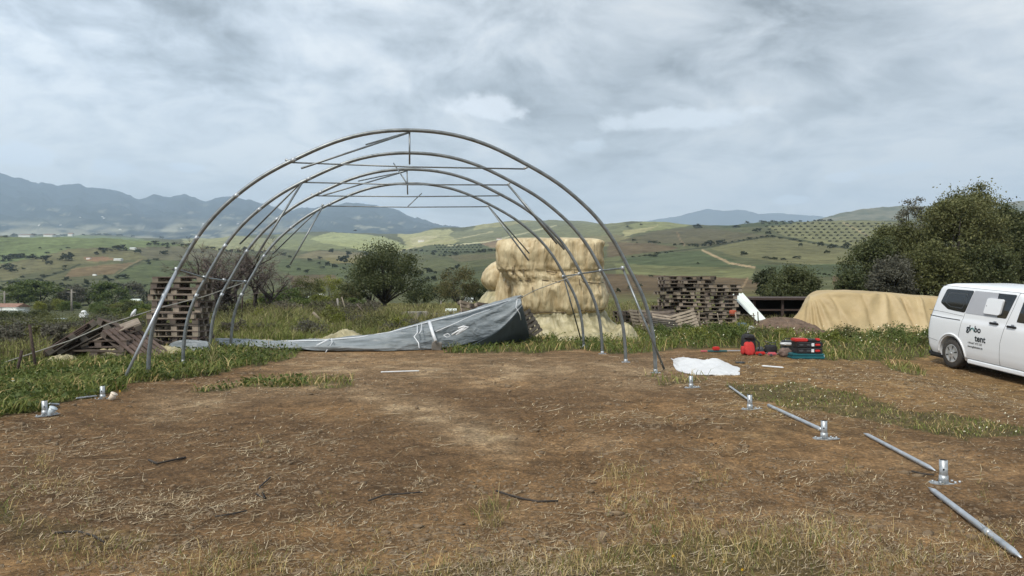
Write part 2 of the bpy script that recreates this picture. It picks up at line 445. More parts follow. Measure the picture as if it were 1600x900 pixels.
# ------------------------------------------------------------------ field and soil colours (albedo, with sunlight painted into the pale hill fields)
def inpoly(px, py, poly):
    px = np.asarray(px, float); py = np.asarray(py, float)
    ins = np.zeros(px.shape, bool)
    n = len(poly)
    for i in range(n):
        x1, y1 = poly[i]; x2, y2 = poly[(i + 1) % n]
        if y1 == y2: continue
        c = ((y1 > py) != (y2 > py)) & (px < (x2 - x1) * (py - y1) / (y2 - y1) + x1)
        ins ^= c
    return ins
def lin(c):
    return np.array([(v / 255.) ** 2.2 for v in c])
FIELDS = [
 ([(-500, 340), (2200, 340), (2200, 480), (-500, 480)], (98, 104, 74)),
 ([(-500, 372), (0, 372), (100, 366), (200, 371), (300, 384), (340, 392), (240, 391), (150, 388), (100, 390), (60, 402), (0, 412), (-500, 412)], (112, 132, 84)),
 ([(60, 402), (100, 390), (160, 386), (200, 392), (260, 400), (230, 405), (120, 412), (60, 425), (0, 440), (0, 412)], (118, 116, 80)),
 ([(60, 425), (120, 412), (180, 410), (160, 434), (60, 440)], (104, 106, 72)),
 ([(115, 420), (160, 414), (212, 409), (180, 428), (100, 434)], (130, 108, 78)),
 ([(130, 402), (160, 400), (190, 406), (140, 409)], (146, 108, 82)),
 ([(180, 432), (230, 405), (300, 408), (330, 440), (280, 458), (200, 455)], (92, 106, 66)),
 ([(200, 385), (330, 385), (380, 400), (300, 408), (230, 404)], (110, 108, 88)),
 ([(270, 366), (340, 366), (430, 374), (430, 392), (340, 392), (300, 386)], (150, 154, 112)),  # sunlit yellowish hill, its sunlight put into the albedo
 ([(430, 366), (470, 366), (530, 372), (560, 388), (480, 392), (430, 388)], (128, 138, 92)),
 ([(480, 374), (520, 362), (600, 370), (645, 388), (610, 396), (560, 390)], (162, 172, 112)),  # patch of sunlight painted as pale yellow-green albedo
 ([(620, 364), (700, 358), (740, 372), (700, 384), (640, 388)], (170, 170, 118)),  # sunlight patch continued, painted as pale yellow
 ([(640, 372), (690, 366), (670, 378), (645, 384)], (190, 180, 140)),
 ([(700, 364), (830, 340), (900, 342), (975, 344), (980, 366), (860, 380), (720, 382)], (124, 130, 96)),
 ([(745, 350), (860, 342), (800, 352), (740, 360)], (158, 156, 106)),
 ([(725, 380), (790, 372), (850, 374), (800, 386), (740, 392)], (146, 122, 100)),
 ([(490, 392), (560, 394), (600, 402), (540, 408), (460, 402)], (130, 122, 92)),
 ([(440, 405), (540, 408), (640, 420), (620, 440), (480, 438), (430, 420)], (90, 104, 68)),
 ([(450, 430), (520, 428), (540, 445), (460, 450)], (112, 98, 72)),
 ([(500, 402), (560, 404), (580, 412), (520, 412)], (132, 124, 72)),
 ([(660, 384), (750, 378), (775, 392), (700, 400), (650, 396)], (92, 104, 76)),
 ([(660, 405), (760, 396), (860, 384), (860, 410), (740, 424), (660, 428)], (98, 106, 72)),
 ([(700, 400), (840, 392), (820, 398), (720, 410)], (112, 108, 80)),
 ([(640, 430), (760, 415), (780, 450), (660, 460)], (86, 98, 68)),
 ([(860, 376), (960, 366), (1000, 374), (960, 384), (880, 388)], (132, 128, 92)),
 ([(975, 352), (1030, 342), (1085, 350), (1060, 356), (1000, 362)], (138, 146, 94)),
 ([(975, 360), (1030, 352), (1010, 362), (975, 370)], (168, 164, 116)),
 ([(970, 376), (1030, 360), (1090, 356), (1205, 368), (1180, 374), (1100, 384), (1020, 380)], (104, 100, 76)),
 ([(950, 378), (1010, 380), (1065, 386), (1030, 394), (950, 402)], (114, 98, 76)),
 ([(950, 402), (1030, 395), (1065, 390), (1060, 396), (1000, 404), (940, 410)], (106, 112, 76)),
 ([(1110, 388), (1160, 374), (1225, 371), (1345, 392), (1350, 412), (1300, 416), (1150, 402)], (118, 118, 80)),
 ([(970, 404), (1060, 394), (1100, 392), (1170, 414), (1320, 412), (1350, 414), (1350, 434), (1200, 428), (1180, 418), (980, 418)], (86, 102, 72)),
 ([(960, 412), (1090, 418), (1180, 420), (1170, 434), (960, 430)], (116, 122, 80)),
 ([(860, 428), (960, 428), (1165, 434), (1195, 446), (1180, 476), (1000, 480), (840, 480)], (112, 92, 72)),
 ([(1300, 430), (1420, 436), (1420, 476), (1300, 470)], (114, 94, 72)),
 ([(1195, 352), (1300, 344), (1420, 348), (1420, 380), (1345, 390), (1225, 369)], (128, 130, 90)),
 ([(1110, 352), (1200, 346), (1260, 346), (1200, 354), (1130, 356)], (78, 92, 62)),
 ([(680, 395), (700, 394), (800, 388), (800, 391), (700, 398)], (76, 88, 64)),
 ([(480, 350), (740, 440), (740, 440), (480, 350)], (100, 100, 80)),
]
LINES = [  # tracks and field margins: points, width, colour
 ([(1098, 391), (1120, 402), (1140, 411), (1178, 418)], 1.6, (176, 150, 118)),
 ([(1057, 362), (1064, 376), (1070, 384)], 1.0, (142, 118, 92)),
 ([(1168, 434), (1160, 448), (1150, 455)], 1.6, (150, 122, 96)),
 ([(1318, 348), (1340, 360), (1372, 378)], 1.2, (160, 146, 112)),
 ([(185, 428), (205, 412), (222, 405)], 1.0, (140, 124, 94)),
 ([(0, 440), (60, 436), (100, 424), (125, 413)], 1.3, (70, 78, 56)),
 ([(180, 432), (215, 410), (232, 405)], 1.0, (72, 82, 56)),
 ([(700, 384), (760, 378), (830, 362), (870, 352)], .9, (190, 182, 150)),
 ([(600, 398), (640, 388), (720, 372), (770, 362)], .9, (176, 170, 130)),
 ([(1030, 395), (1100, 387), (1160, 376), (1205, 369)], 1.2, (72, 76, 56)),
 ([(1207, 369), (1260, 377), (1340, 391)], 1.2, (72, 80, 56)),
]
def poly_dist(px, py, pts):
    d = np.full(px.shape, 1e9)
    for (x1, y1), (x2, y2) in zip(pts[:-1], pts[1:]):
        dx, dy = x2 - x1, y2 - y1
        t = np.clip(((px - x1) * dx + (py - y1) * dy) / (dx * dx + dy * dy), 0, 1)
        d = np.minimum(d, np.hypot(px - x1 - t * dx, py - y1 - t * dy))
    return d
ALB = 1.0 / .80
def field_col(px, row, X, Y):
    jx = px + 6 * fbm(X * .02, Y * .01, 3, 61); jy = row + 2.2 * fbm(X * .03, Y * .02, 3, 71)
    col = np.tile(lin((92, 98, 70)), (len(px), 1))
    for poly, c in FIELDS:
        col[inpoly(jx, jy, poly)] = lin(c)
    for pts, wd, c in LINES:
        col[poly_dist(jx * .3 + px * .7, jy * .3 + row * .7, pts) < wd] = lin(c)
    gr = col.mean(1, keepdims=True); col = gr + (col - gr) * .62; col = col * np.array([.66, .64, .52]); col = np.minimum(col, .30 + .3 * (col - .30))
    n = 1 + .30 * fbm(X * .05, Y * .03, 4, 81) + .18 * fbm(X * .4, Y * .15, 3, 85)
    return np.clip(col * ALB * n[:, None], .01, .8)

# ground polygons on the flat site, in view pixels of flat ground
GREEN = [
 ([(-500, 560), (0, 566), (100, 560), (240, 548), (330, 545), (470, 545), (455, 562), (300, 592), (160, 622), (80, 652), (-20, 668), (-500, 760)], 1.0),
 ([(690, 552), (740, 520), (830, 525), (1000, 515), (1080, 505), (1170, 500), (1300, 505), (1700, 505), (1700, 540), (1450, 545), (1300, 560), (1240, 552), (1150, 545), (1060, 545), (1000, 553), (900, 548), (800, 552)], 1.0),
 ([(300, 610), (420, 596), (550, 594), (548, 604), (420, 608)], .8),
 ([(1140, 598), (1230, 600), (1330, 612), (1420, 640), (1560, 655), (1650, 680), (1500, 690), (1380, 660), (1240, 635), (1150, 622)], .8),
 ([(1380, 556), (1450, 560), (1440, 572), (1385, 566)], .8),
 ([(960, 850), (1100, 838), (1260, 850), (1330, 900), (1330, 1000), (940, 1000)], .7),
 ([(0, 780), (24, 782), (26, 812), (0, 812)], .8),
 ([(300, 905), (960, 870), (1300, 890), (1500, 930), (1500, 1000), (300, 1000)], .6),
 ([(1010, 590), (1100, 592), (1090, 600), (1030, 600)], .5),
 ([(755, 780), (790, 790), (800, 825), (770, 830)], .5),
 ([(40, 800), (230, 826), (220, 850), (40, 860), (0, 850), (0, 820)], .35),
 ([(-500, 545), (2200, 500), (2200, 380), (-500, 380)], .9),
]
def soft_green(px, row, x, y):
    jx = px + 60 / np.maximum(y, 1) * 6 * fbm(x * 1.3, y * 1.3, 3, 91); jy = row + 90 / np.maximum(y, 1) * fbm(x * 1.6 + 9, y * 1.6, 3, 95)
    g = np.zeros(px.shape)
    for poly, a in GREEN:
        g = np.where(inpoly(jx, jy, poly), np.maximum(g, a), g)
    return g
def soil_col(x, y):
    yy = np.maximum(y, 1.5)
    px = CX + F * x / yy; row = HY + F * EYE / yy
    g = soft_green(px, row, x, y)
    dark = lin((118, 94, 68)); pale = lin((180, 156, 124)); straw = lin((154, 126, 86)); green = lin((84, 84, 54)); red = lin((146, 116, 82))
    n1 = sst(fbm(x * .5, y * .8, 4, 101), -.15, .55)
    n2 = sst(fbm(x * 1.9, y * 2.6, 4, 105), -.1, .6)
    c = dark[None] * (1 - n1[:, None]) + red[None] * n1[:, None]
    # drier compacted strip across the middle
    strip = np.exp(-((row - (575 + (px - 700) * .02)) / 26.) ** 2) * sst(px, 350, 520) * (1 - sst(px, 1000, 1180)) * .6
    strip = np.maximum(strip, np.exp(-(poly_dist(px, row, [(560, 610), (700, 660), (790, 690)]) / 22.) ** 2) * .75)
    strip = np.maximum(strip, np.exp(-(poly_dist(px, row, [(240, 640), (400, 610), (520, 600)]) / 20.) ** 2) * .5)
    m = np.clip(strip * (.5 + n2) + .25 * n2 * n1, 0, 1)[:, None]
    c = c * (1 - m) + pale[None] * m
    # straw litter to the right
    s = sst(px, 1050, 1200) * (1 - sst(row, 620, 720)) * .85
    s = np.maximum(s, sst(row, 800, 900) * .35)
    s = np.clip(s * (.45 + n2), 0, 1)[:, None]
    c = c * (1 - s) + straw[None] * s
    g = g[:, None] * .85
    c = c * (1 - g) + green[None] * g
    n = 1 + .35 * fbm(x * 5, y * 5, 3, 111)
    return c * n[:, None] * np.array([1.09, 1.07, 1.04])

def soil_material():
    m = bpy.data.materials.new('bare_soil'); m.use_nodes = True
    t = m.node_tree; nd = t.nodes; lk = t.links.new
    b = nd['Principled BSDF']; b.inputs['Roughness'].default_value = .95; b.inputs['Specular IOR Level'].default_value = .2
    tcn = nd.new('ShaderNodeTexCoord'); a = nd.new('ShaderNodeAttribute'); a.attribute_name = 'tint'
    def nz(s, d=6, r=.6, dist=0.):
        n = nd.new('ShaderNodeTexNoise'); lk(tcn.outputs['Object'], n.inputs['Vector'])
        n.inputs['Scale'].default_value = s; n.inputs['Detail'].default_value = d; n.inputs['Roughness'].default_value = r; n.inputs['Distortion'].default_value = dist
        return n.outputs[0]
    def mul(c, f, lo, hi, a0=.3, a1=.7):
        mr = nd.new('ShaderNodeMapRange'); lk(f, mr.inputs[0]); mr.inputs[1].default_value = a0; mr.inputs[2].default_value = a1
        mr.inputs[3].default_value = lo; mr.inputs[4].default_value = hi
        v = nd.new('ShaderNodeVectorMath'); v.operation = 'SCALE'; lk(c, v.inputs[0]); lk(mr.outputs[0], v.inputs['Scale'])
        return v.outputs[0]
    c = mul(a.outputs['Color'], nz(3.5, 8, .65, .4), .58, 1.38)
    c = mul(c, nz(11, 6, .7, .8), .72, 1.25)
    c = mul(c, nz(38, 5, .7), .5, 1.5)
    vo = nd.new('ShaderNodeTexVoronoi'); lk(tcn.outputs['Object'], vo.inputs['Vector']); vo.inputs['Scale'].default_value = 20; vo.inputs['Randomness'].default_value = 1
    c = mul(c, vo.outputs['Distance'], 1.12, .72, .1, .7)
    lk(c, b.inputs['Base Color'])
    ad = nd.new('ShaderNodeMath'); ad.operation = 'ADD'; lk(nz(14, 8, .7), ad.inputs[0])
    m3 = nd.new('ShaderNodeMath'); m3.operation = 'MULTIPLY'; lk(nz(70, 4, .7), m3.inputs[0]); m3.inputs[1].default_value = .35; lk(m3.outputs[0], ad.inputs[1])
    bp = nd.new('ShaderNodeBump'); bp.inputs['Distance'].default_value = .07; bp.inputs['Strength'].default_value = .9
    lk(ad.outputs[0], bp.inputs['Height']); lk(bp.outputs[0], b.inputs['Normal'])
    return m

# near ground sheet
def spaced(lo, hi, step, gmax):
    return np.arange(lo, hi + 1e-6, step)
ys = [2.6]
while ys[-1] < 44: ys.append(ys[-1] + max(.035, .0035 * ys[-1] * ys[-1] ** .55))
ys = np.array([-60, -30, -15, -8, -4, -1, 0, 1, 1.8] + ys)
xs = [0.]
while xs[-1] < 70:
    xs.append(xs[-1] + (.05 if xs[-1] < 8 else .12 if xs[-1] < 16 else .12 * (xs[-1] / 16) ** 3))
xs = np.array(xs); xs = np.concatenate([-xs[:0:-1], xs])
XX, YY = np.meshgrid(xs, ys)
ZZ = HT(XX, YY, True)
V = np.stack([XX, YY, ZZ], -1).reshape(-1, 3)
colr = soil_col(V[:, 0], V[:, 1])
ground = mesh_np('ground', V, gridf(len(ys), len(xs)), soil_material(), smooth=True, col=colr, k=4)
tagp(ground, kind='structure')

# valley and hills beyond the site, on to the foot of the mountains
d2 = [43.6]
while d2[-1] < 3600: d2.append(d2[-1] * 1.0125)
d2 = np.array(d2)
p2 = np.concatenate([np.arange(-500, -20, 12), np.arange(-20, 1620, 2.2), np.arange(1620, 2101, 12)])
PX, DD = np.meshgrid(p2, d2)
X2 = (PX - CX) / F * DD
Z2 = HT(X2, DD)
Z2[0] -= .25
V = np.stack([X2, DD, Z2], -1).reshape(-1, 3)
row = HY - (Z2 - EYE) / DD * F
fc = field_col(PX.ravel(), row.ravel(), X2.ravel(), DD.ravel())
near = (1 - sst(DD.ravel(), 60, 150))[:, None]
fc = fc * (1 - near) + (lin((86, 92, 58)) * 1.25)[None] * near
M['field'] = mat('field_cover', (.62, .62, .62), .95, 0, .25, .09, 1.6, .3, attr=True, spec=.1, detail=12, col2=(1.28, 1.28, 1.22))
hills = mesh_np('hills', V, gridf(len(d2), len(p2)), M['field'], smooth=True, col=fc, k=4)
tagp(hills, kind='structure')

# mountains
def ridge(name, crest, z0, z1, z2, row0, m, rough, seed, step=4, lo=-700, hi=2300, rows=70, tintf=None):
    cx = np.array([c[0] for c in crest], float); cy = np.array([c[1] for c in crest], float)
    pp = np.arange(lo, hi, step)
    cr_ = np.interp(pp, cx, cy) + (4.6 if rough > 10 else 1.6) * fbm(pp / 16., pp * 0 + seed, 5, seed) + (2.0 if rough > 10 else .8) * fbm(pp / 6., pp * 0 + seed, 3, seed + 3)
    tt = np.concatenate([np.linspace(0, 1, rows), 1 + np.linspace(.08, 1, 10)])
    Pm, Tm = np.meshgrid(pp, tt)
    Cm = np.broadcast_to(cr_, Pm.shape)
    Zd = np.where(Tm <= 1, z0 + (z1 - z0) * Tm, z1 + (z2 - z1) * (Tm - 1))
    pr = np.clip(Tm, 0, 1)
    rw = row0 + (Cm - row0) * pr ** 1.15
    env = np.sin(np.clip(Tm, 0, 1) * math.pi) ** .6
    rw = rw - env * rough * (1 - 2 * np.abs(fbm(Pm / 55. + 3 * Tm, Tm * 4.2 + seed, 5, seed + 1))) * .5
    rw = np.where(Tm > 1, Cm + (row0 + 30 - Cm) * (Tm - 1), rw)
    X = (Pm - CX) / F * Zd; Zh = EYE - (rw - HY) / F * Zd
    V = np.stack([X, Zd, Zh], -1).reshape(-1, 3)
    col = tintf(Pm.ravel(), rw.ravel()) if tintf else None
    o = mesh_np(name, V, gridf(len(tt), len(pp)), m, smooth=True, col=col, k=4)
    return tagp(o, kind='structure')
crest1 = [(-700, 330), (-300, 300), (-100, 290), (0, 272), (12, 273), (50, 285), (90, 291), (118, 288), (135, 294), (165, 293), (190, 300), (215, 311), (250, 304), (265, 307), (290, 305), (315, 312), (345, 311), (375, 309), (400, 315), (450, 330), (480, 328), (540, 318), (600, 323), (640, 338), (670, 350), (690, 356), (740, 362), (900, 372), (2300, 376)]
def mt_tint(px, rw):
    base = np.tile(np.array([.036, .050, .060]), (len(px), 1))
    pale = sst(rw, 334, 362) * sst(fbm(px / 30., rw / 6., 4, 5), -.25, .4) * (1 - sst(px, 420, 520))
    pale = np.maximum(pale, .9 * sst(fbm(px / 20., rw / 4., 4, 15), .30, .5) * sst(rw, 310, 335))
    return base * (1 - pale[:, None]) + np.array([.24, .24, .19])[None] * pale[:, None]
M['mount'] = mat('scrub_covered_rock', (.8, .8, .8), .95, 0, .25, .003, 0, 1, attr=True, spec=.05, col2=(1.25, 1.25, 1.2), detail=10)
ridge('mountains', crest1, 3700, 8200, 9800, 374, M['mount'], 26, 5, tintf=mt_tint)
M['mount2'] = mat('far_scrub', (.08, .095, .08), .95, 0, .3, .002, spec=.05)
ridge('far_mountains', [(-700, 380), (900, 372), (960, 352), (1000, 347), (1060, 338), (1090, 330), (1106, 326), (1130, 329), (1165, 328), (1185, 335), (1220, 333), (1280, 338), (1320, 342), (1500, 350), (2300, 350)], 9900, 11500, 12000, 378, M['mount2'], 6, 35, step=5, rows=24)
M['hillr'] = mat('rocky_scrub_hill', (.075, .09, .055), .95, 0, .4, .02, 3, .03, col2=(.20, .19, .14), spec=.05, detail=10)
ridge('far_hill', [(-700, 400), (1180, 400), (1240, 352), (1280, 342), (1305, 335), (1340, 328), (1380, 323), (1430, 321), (1500, 322), (1560, 318), (1580, 316), (1600, 314), (1800, 300), (2300, 310)], 1950, 2700, 3300, 400, M['hillr'], 7, 55, step=3, lo=1100, rows=40)

# haze
hb = MB().box((-13000, -1500, -40), (13000, 12300, 1500)).build('haze', bpy.data.materials.new('haze_air'))
hm = hb.data.materials[0]; hm.use_nodes = True
hm.node_tree.nodes.clear()
pv = hm.node_tree.nodes.new('ShaderNodeVolumePrincipled')
pv.inputs['Color'].default_value = (.62, .78, .98, 1)
pv.inputs['Density'].default_value = 1.05e-4
pv.inputs['Anisotropy'].default_value = 0
ho = hm.node_tree.nodes.new('ShaderNodeOutputMaterial')
hm.node_tree.links.new(pv.outputs[0], ho.inputs['Volume'])
hm.cycles.homogeneous_volume = True
tagp(hb, kind='stuff')
# ------------------------------------------------------------------ tent frame
O0 = Vector((-1.80, 13.485, 0)); TV = Vector((.991, .1345, 0)); TU = Vector((-.1345, .991, 0))
def TP(t, u, z):
    return O0 + TU * t + TV * u + Vector((0, 0, z))
def PT(px, row, t):
    d = Vector(((px - CX) / F, 1, -(row - HY) / F)); o = Vector((0, 0, EYE))
    k = (t - (o - O0).dot(TU)) / d.dot(TU)
    return o + d * k
half = [(4.58, 0.0), (4.56, .45), (4.49, .95), (4.32, 1.48), (4.06, 1.98), (3.77, 2.50), (3.45, 2.92), (3.1, 3.26), (2.66, 3.60), (2.12, 3.91), (1.40, 4.25), (.72, 4.44), (0, 4.50)]
def arch_pts(t, top=4.38, shift=0.):
    k = top / 4.50
    pts = [(-u, z * k) for u, z in half] + [(u, z * k) for u, z in half[-2::-1]]
    # smooth by Catmull-Rom
    res = []
    for i in range(len(pts) - 1):
        p0 = pts[max(i - 1, 0)]; p1 = pts[i]; p2 = pts[i + 1]; p3 = pts[min(i + 2, len(pts) - 1)]
        for s in range(4):
            q = s / 4
            res.append(tuple(.5 * ((2 * p1[a]) + (-p0[a] + p2[a]) * q + (2 * p0[a] - 5 * p1[a] + 4 * p2[a] - p3[a]) * q * q + (-p0[a] + 3 * p1[a] - 3 * p2[a] + p3[a]) * q ** 3) for a in (0, 1)))
    res.append(pts[-1])
    out_ = []
    for u, z in res:
        g = gz(*TP(t, u, 0)[:2])
        f = max(0, 1 - z / 1.5)
        out_.append(TP(t, u + shift * z, z + (g - .03) * f))
    return out_
tent = empty('tent_frame', (0, 0, 0))
tagp(tent, 'unfinished round arched tent frame of galvanised steel tubes on bare soil', 'tent frame')
archs = []
for i, t in enumerate((0, 1.98, 3.97, 5.95)):
    pts = arch_pts(t, (4.50, 4.44, 4.41, 4.35)[i])
    a = MB().tube(pts, .036, 12).build('arch', M['steel'], tent)
    # sleeve joints where tube pieces meet
    for k in (12, 20, 28, 36):
        if k + 1 < len(pts):
            q = pts[k]; q2 = pts[k + 1]
            dd = (q2 - q).normalized()
            MB().cyl(q - dd * .05, q + dd * .05, .0385, 12).build('joint_sleeve', M['steel_w'], a)
    for e in (0, -1):
        p = pts[e]; g = gz(p.x, p.y)
        fb = MB()
        fb.cyl((p.x, p.y, g - .02), (p.x, p.y, g + .07), .042, 12, .040)
        fb.box((p.x - .09, p.y - .06, g - .015), (p.x + .09, p.y + .06, g + .008))
        fb.build('foot_plate', M['steel_w'], a)
T4 = (0, 1.98, 3.97, 5.95)
def bar(name, a, b, r=.017, m='steel', parent=tent, n=8, mid=None):
    pts = [a, b] if mid is None else [a, mid, b]
    return MB().tube(pts, r, n).build(name, M[m], parent)
# cross ties with short end brackets
for t, l, r_, jl, jr in ((0, (455, 254), (818, 264), (446, 249), (826, 260)), (1.98, (474, 285), (793, 289), (470, 282), (797, 285)),
                 (3.97, (492, 306), (778, 306), (486, 303), (784, 303)), (5.95, (507, 322), (760, 323), (503, 319), (764, 320))):
    a = PT(*l, t); b = PT(*r_, t)
    tie = bar('cross_tie', a, b, .014, mid=(a + b) / 2 - Vector((0, 0, .02)))
    bar('tie_bracket', PT(*jl, t), a, .022, 'zinc', tie); bar('tie_bracket', b, PT(*jr, t), .022, 'zinc', tie)
bar('hanger', PT(640, 207, 0), PT(640, 257, 0), .016)
bar('hanger', PT(636, 267, 3.97), PT(637, 304, 3.97), .016)
# ridge tubes and braces left hanging from their upper joint
for (p1, t1), (p2, t2), r_ in ((((640, 206), 0), ((572, 226), 1.9), .017), (((640, 207), 0), ((471, 263), -1.2), .017),
                            (((636, 267), 3.97), ((560, 283), 5.6), .016), (((636, 267), 3.97), ((503, 306), 2.9), .016),
                            (((636, 287), 1.98), ((615, 255), 2.6), .014), (((637, 323), 5.95), ((659, 302), 6.3), .014),
                            (((472, 284), 1.98), ((375, 381), 3.0), .019), (((473, 284), 1.98), ((399, 403), 1.5), .022),
                            (((505, 320), 5.95), ((426, 397), 6.8), .019), (((506, 320), 5.95), ((453, 414), 5.5), .022),
                            (((793, 288), 1.98), ((882, 390), 1.5), .022), (((793, 288), 1.98), ((870, 381), 2.9), .018),
                            (((763, 322), 5.95), ((826, 407), 5.5), .022), (((763, 322), 5.95), ((827, 396), 6.8), .018)):
    bar('hanging_brace', PT(*p1, t1), PT(*p2, t2), r_)
# side rails
jl = [PT(276, 421, 0), PT(319, 434, 1.98), PT(350, 438, 3.97), PT(383, 440, 5.95)]
jr = [PT(973, 419, 0), PT(938, 423, 1.98), PT(905, 428, 3.97), PT(880, 432, 5.95)]
for js in (jl, jr):
    for a, b in zip(js[:-1], js[1:]):
        bar('side_rail', a, b, .018)
    for p in js:
        bar('joint_clamp', p - Vector((0, 0, .04)), p + Vector((0, 0, .04)), .034, 'steel_w')
bar('side_brace', PT(277, 421, 0), PT(196, 588, -.75), .026, 'steel_pole')
bar('side_brace', PT(974, 421, 0), PT(1038, 577, -.5), .022)
bar('side_brace', PT(881, 434, 5.95), PT(908, 531, 7.0), .020)

# ------------------------------------------------------------------ base plates and loose tubes on the ground
def base_plate(px, row, label, parts_scale=1.0, rz=0., group='base plates waiting for the next arches', hgt=.21):
    p = G(px, row)
    e = empty('base_plate', p, rz)
    MB().tube([(0, 0, 0), (0, 0, hgt)], .037, 20).build('socket_tube', M['zinc'], e)
    MB().tube([(0, 0, hgt - .004), (0, 0, hgt + .002)], .032, 20).build('socket_opening', M['hole'], e)
    MB().cyl((0, 0, .012), (0, 0, .075), .046, 18, .040).build('collar', M['zinc'], e)
    pl = MB(); pts = [(-.13, -.03), (-.10, -.06), (.02, -.07), (.15, -.035), (.19, 0), (.15, .035), (.02, .07), (-.10, .06), (-.13, .03)]
    n = len(pts)
    pl.add([(x, y, 0) for x, y in pts] + [(x, y, .010) for x, y in pts], [tuple(range(n))[::-1], tuple(range(n, 2 * n))] + [(i, (i + 1) % n, n + (i + 1) % n, n + i) for i in range(n)])
    pl.build('plate', M['zinc'], e)
    for bx, by in ((-.10, 0.0), (.09, .035), (.09, -.035), (.145, 0), (-.05, -.05)):
        MB().cyl((bx, by, .008), (bx, by, .028), .012, 6).build('bolt', M['steel_w'], e)
    MB().cyl((-.014, -.0385, hgt * .62), (-.014, -.0365, hgt * .62), .009, 8).build('pin_hole', M['hole'], e)
    e.rotation_euler = (R(random.uniform(-2, 2)), R(random.uniform(-2, 2)), rz); e.scale = (.88, .88, .94)
    return tagp(e, label, 'base plate', group)
base_plate(1080, 606, 'upright zinc base plate with socket just below the white sack', rz=.2)
base_plate(1172, 640, 'upright zinc base plate with a thin pole ending behind it and straw in front', rz=-.05)
base_plate(1288, 686, 'upright zinc base plate with a thicker grey pole resting against its socket', rz=-.1)
base_plate(1475, 756, 'largest looking zinc base plate, between the two long pointed poles', rz=-.12)
base_plate(160, 624, 'zinc base plate at the grass edge with a cream plastic cup beside it', rz=.5, hgt=.2)
base_plate(70, 650, 'zinc base plate half sunk in tall grass at the far left', rz=.8, hgt=.2)
def cup(px, row, m, label, cat, name):
    p = G(px, row)
    c = MB(); k = 10
    c.tube([(0, 0, 0), (0, 0, .11)], .035, 14, .046); c.tube([(0, 0, .108), (0, 0, .116)], .050, 14, .050)
    o = c.build(name, m, None); o.location = p; o.rotation_euler = (.2, .5, .4)
    return tagp(o, label, cat)
M['cream'] = mat('cream_plastic', (.72, .62, .50), .5)
M['cleare'] = mat('clear_plastic', (.55, .62, .66), .25)
cup(172, 626, M['cream'], 'cream plastic cup lying against the base plate at the grass edge', 'cup', 'plastic_cup')
cup(76, 650, M['cleare'], 'crushed clear plastic bottle piece next to the far left base plate', 'plastic', 'crushed_bottle')
def ground_pole(a, b, r, label, lift=.03, name='steel_pole', za=0, flat_ends=True, m='steel_pole'):
    A = G(*a); B = G(*b)
    A.z += lift + za; B.z += lift
    L_ = (B - A).length; n = 14
    pts = []; rr = []; fl = []
    for i in range(n + 1):
        q = i / n; pts.append(A.lerp(B, q)); e = min(i, n - i)
        rr.append(r * (.35 if flat_ends and e == 0 else 1)); fl.append(.25 if flat_ends and e == 0 else 1)
    o = MB().tube(pts, rr, 12, flat=fl).build(name, M[m])
    return tagp(o, label, 'pole', 'loose steel poles on the ground')
ground_pole((1139, 606), (1168, 627), .016, 'short thin pole lying behind the base plate with straw in front')
ground_pole((1201, 637), (1284, 676), .023, 'grey round pole lying with its near end at a base plate', flat_ends=False)
ground_pole((1350, 681), (1462, 741), .020, 'silver pole with flattened points lying short of the largest base plate')
o = ground_pole((1452, 768), (1597, 880), .022, 'longest silver pole with a joint, leaving the frame at bottom right')
pj = G(1542, 838); d_ = (G(1597, 880) - G(1452, 768)).normalized()
s_ = MB().cyl(pj + Vector((0, 0, .03)) - d_ * .02, pj + Vector((0, 0, .03)) + d_ * .05, .025, 12).build('pole_joint', M['zinc'], o)
ground_pole((595, 584), (655, 582), .012, 'thin white stick lying on bare soil inside the arches', m='white_tape', flat_ends=False)
ground_pole((118, 626), (152, 622), .014, 'thin pole in the grass leading to the cup base plate')
ground_pole((76, 640), (92, 636), .018, 'short dark pole by the far left base plate', za=.04)
ground_pole((1190, 574), (1225, 577), .016, 'short white strip of plastic lying on straw right of the sack', m='white_tape')

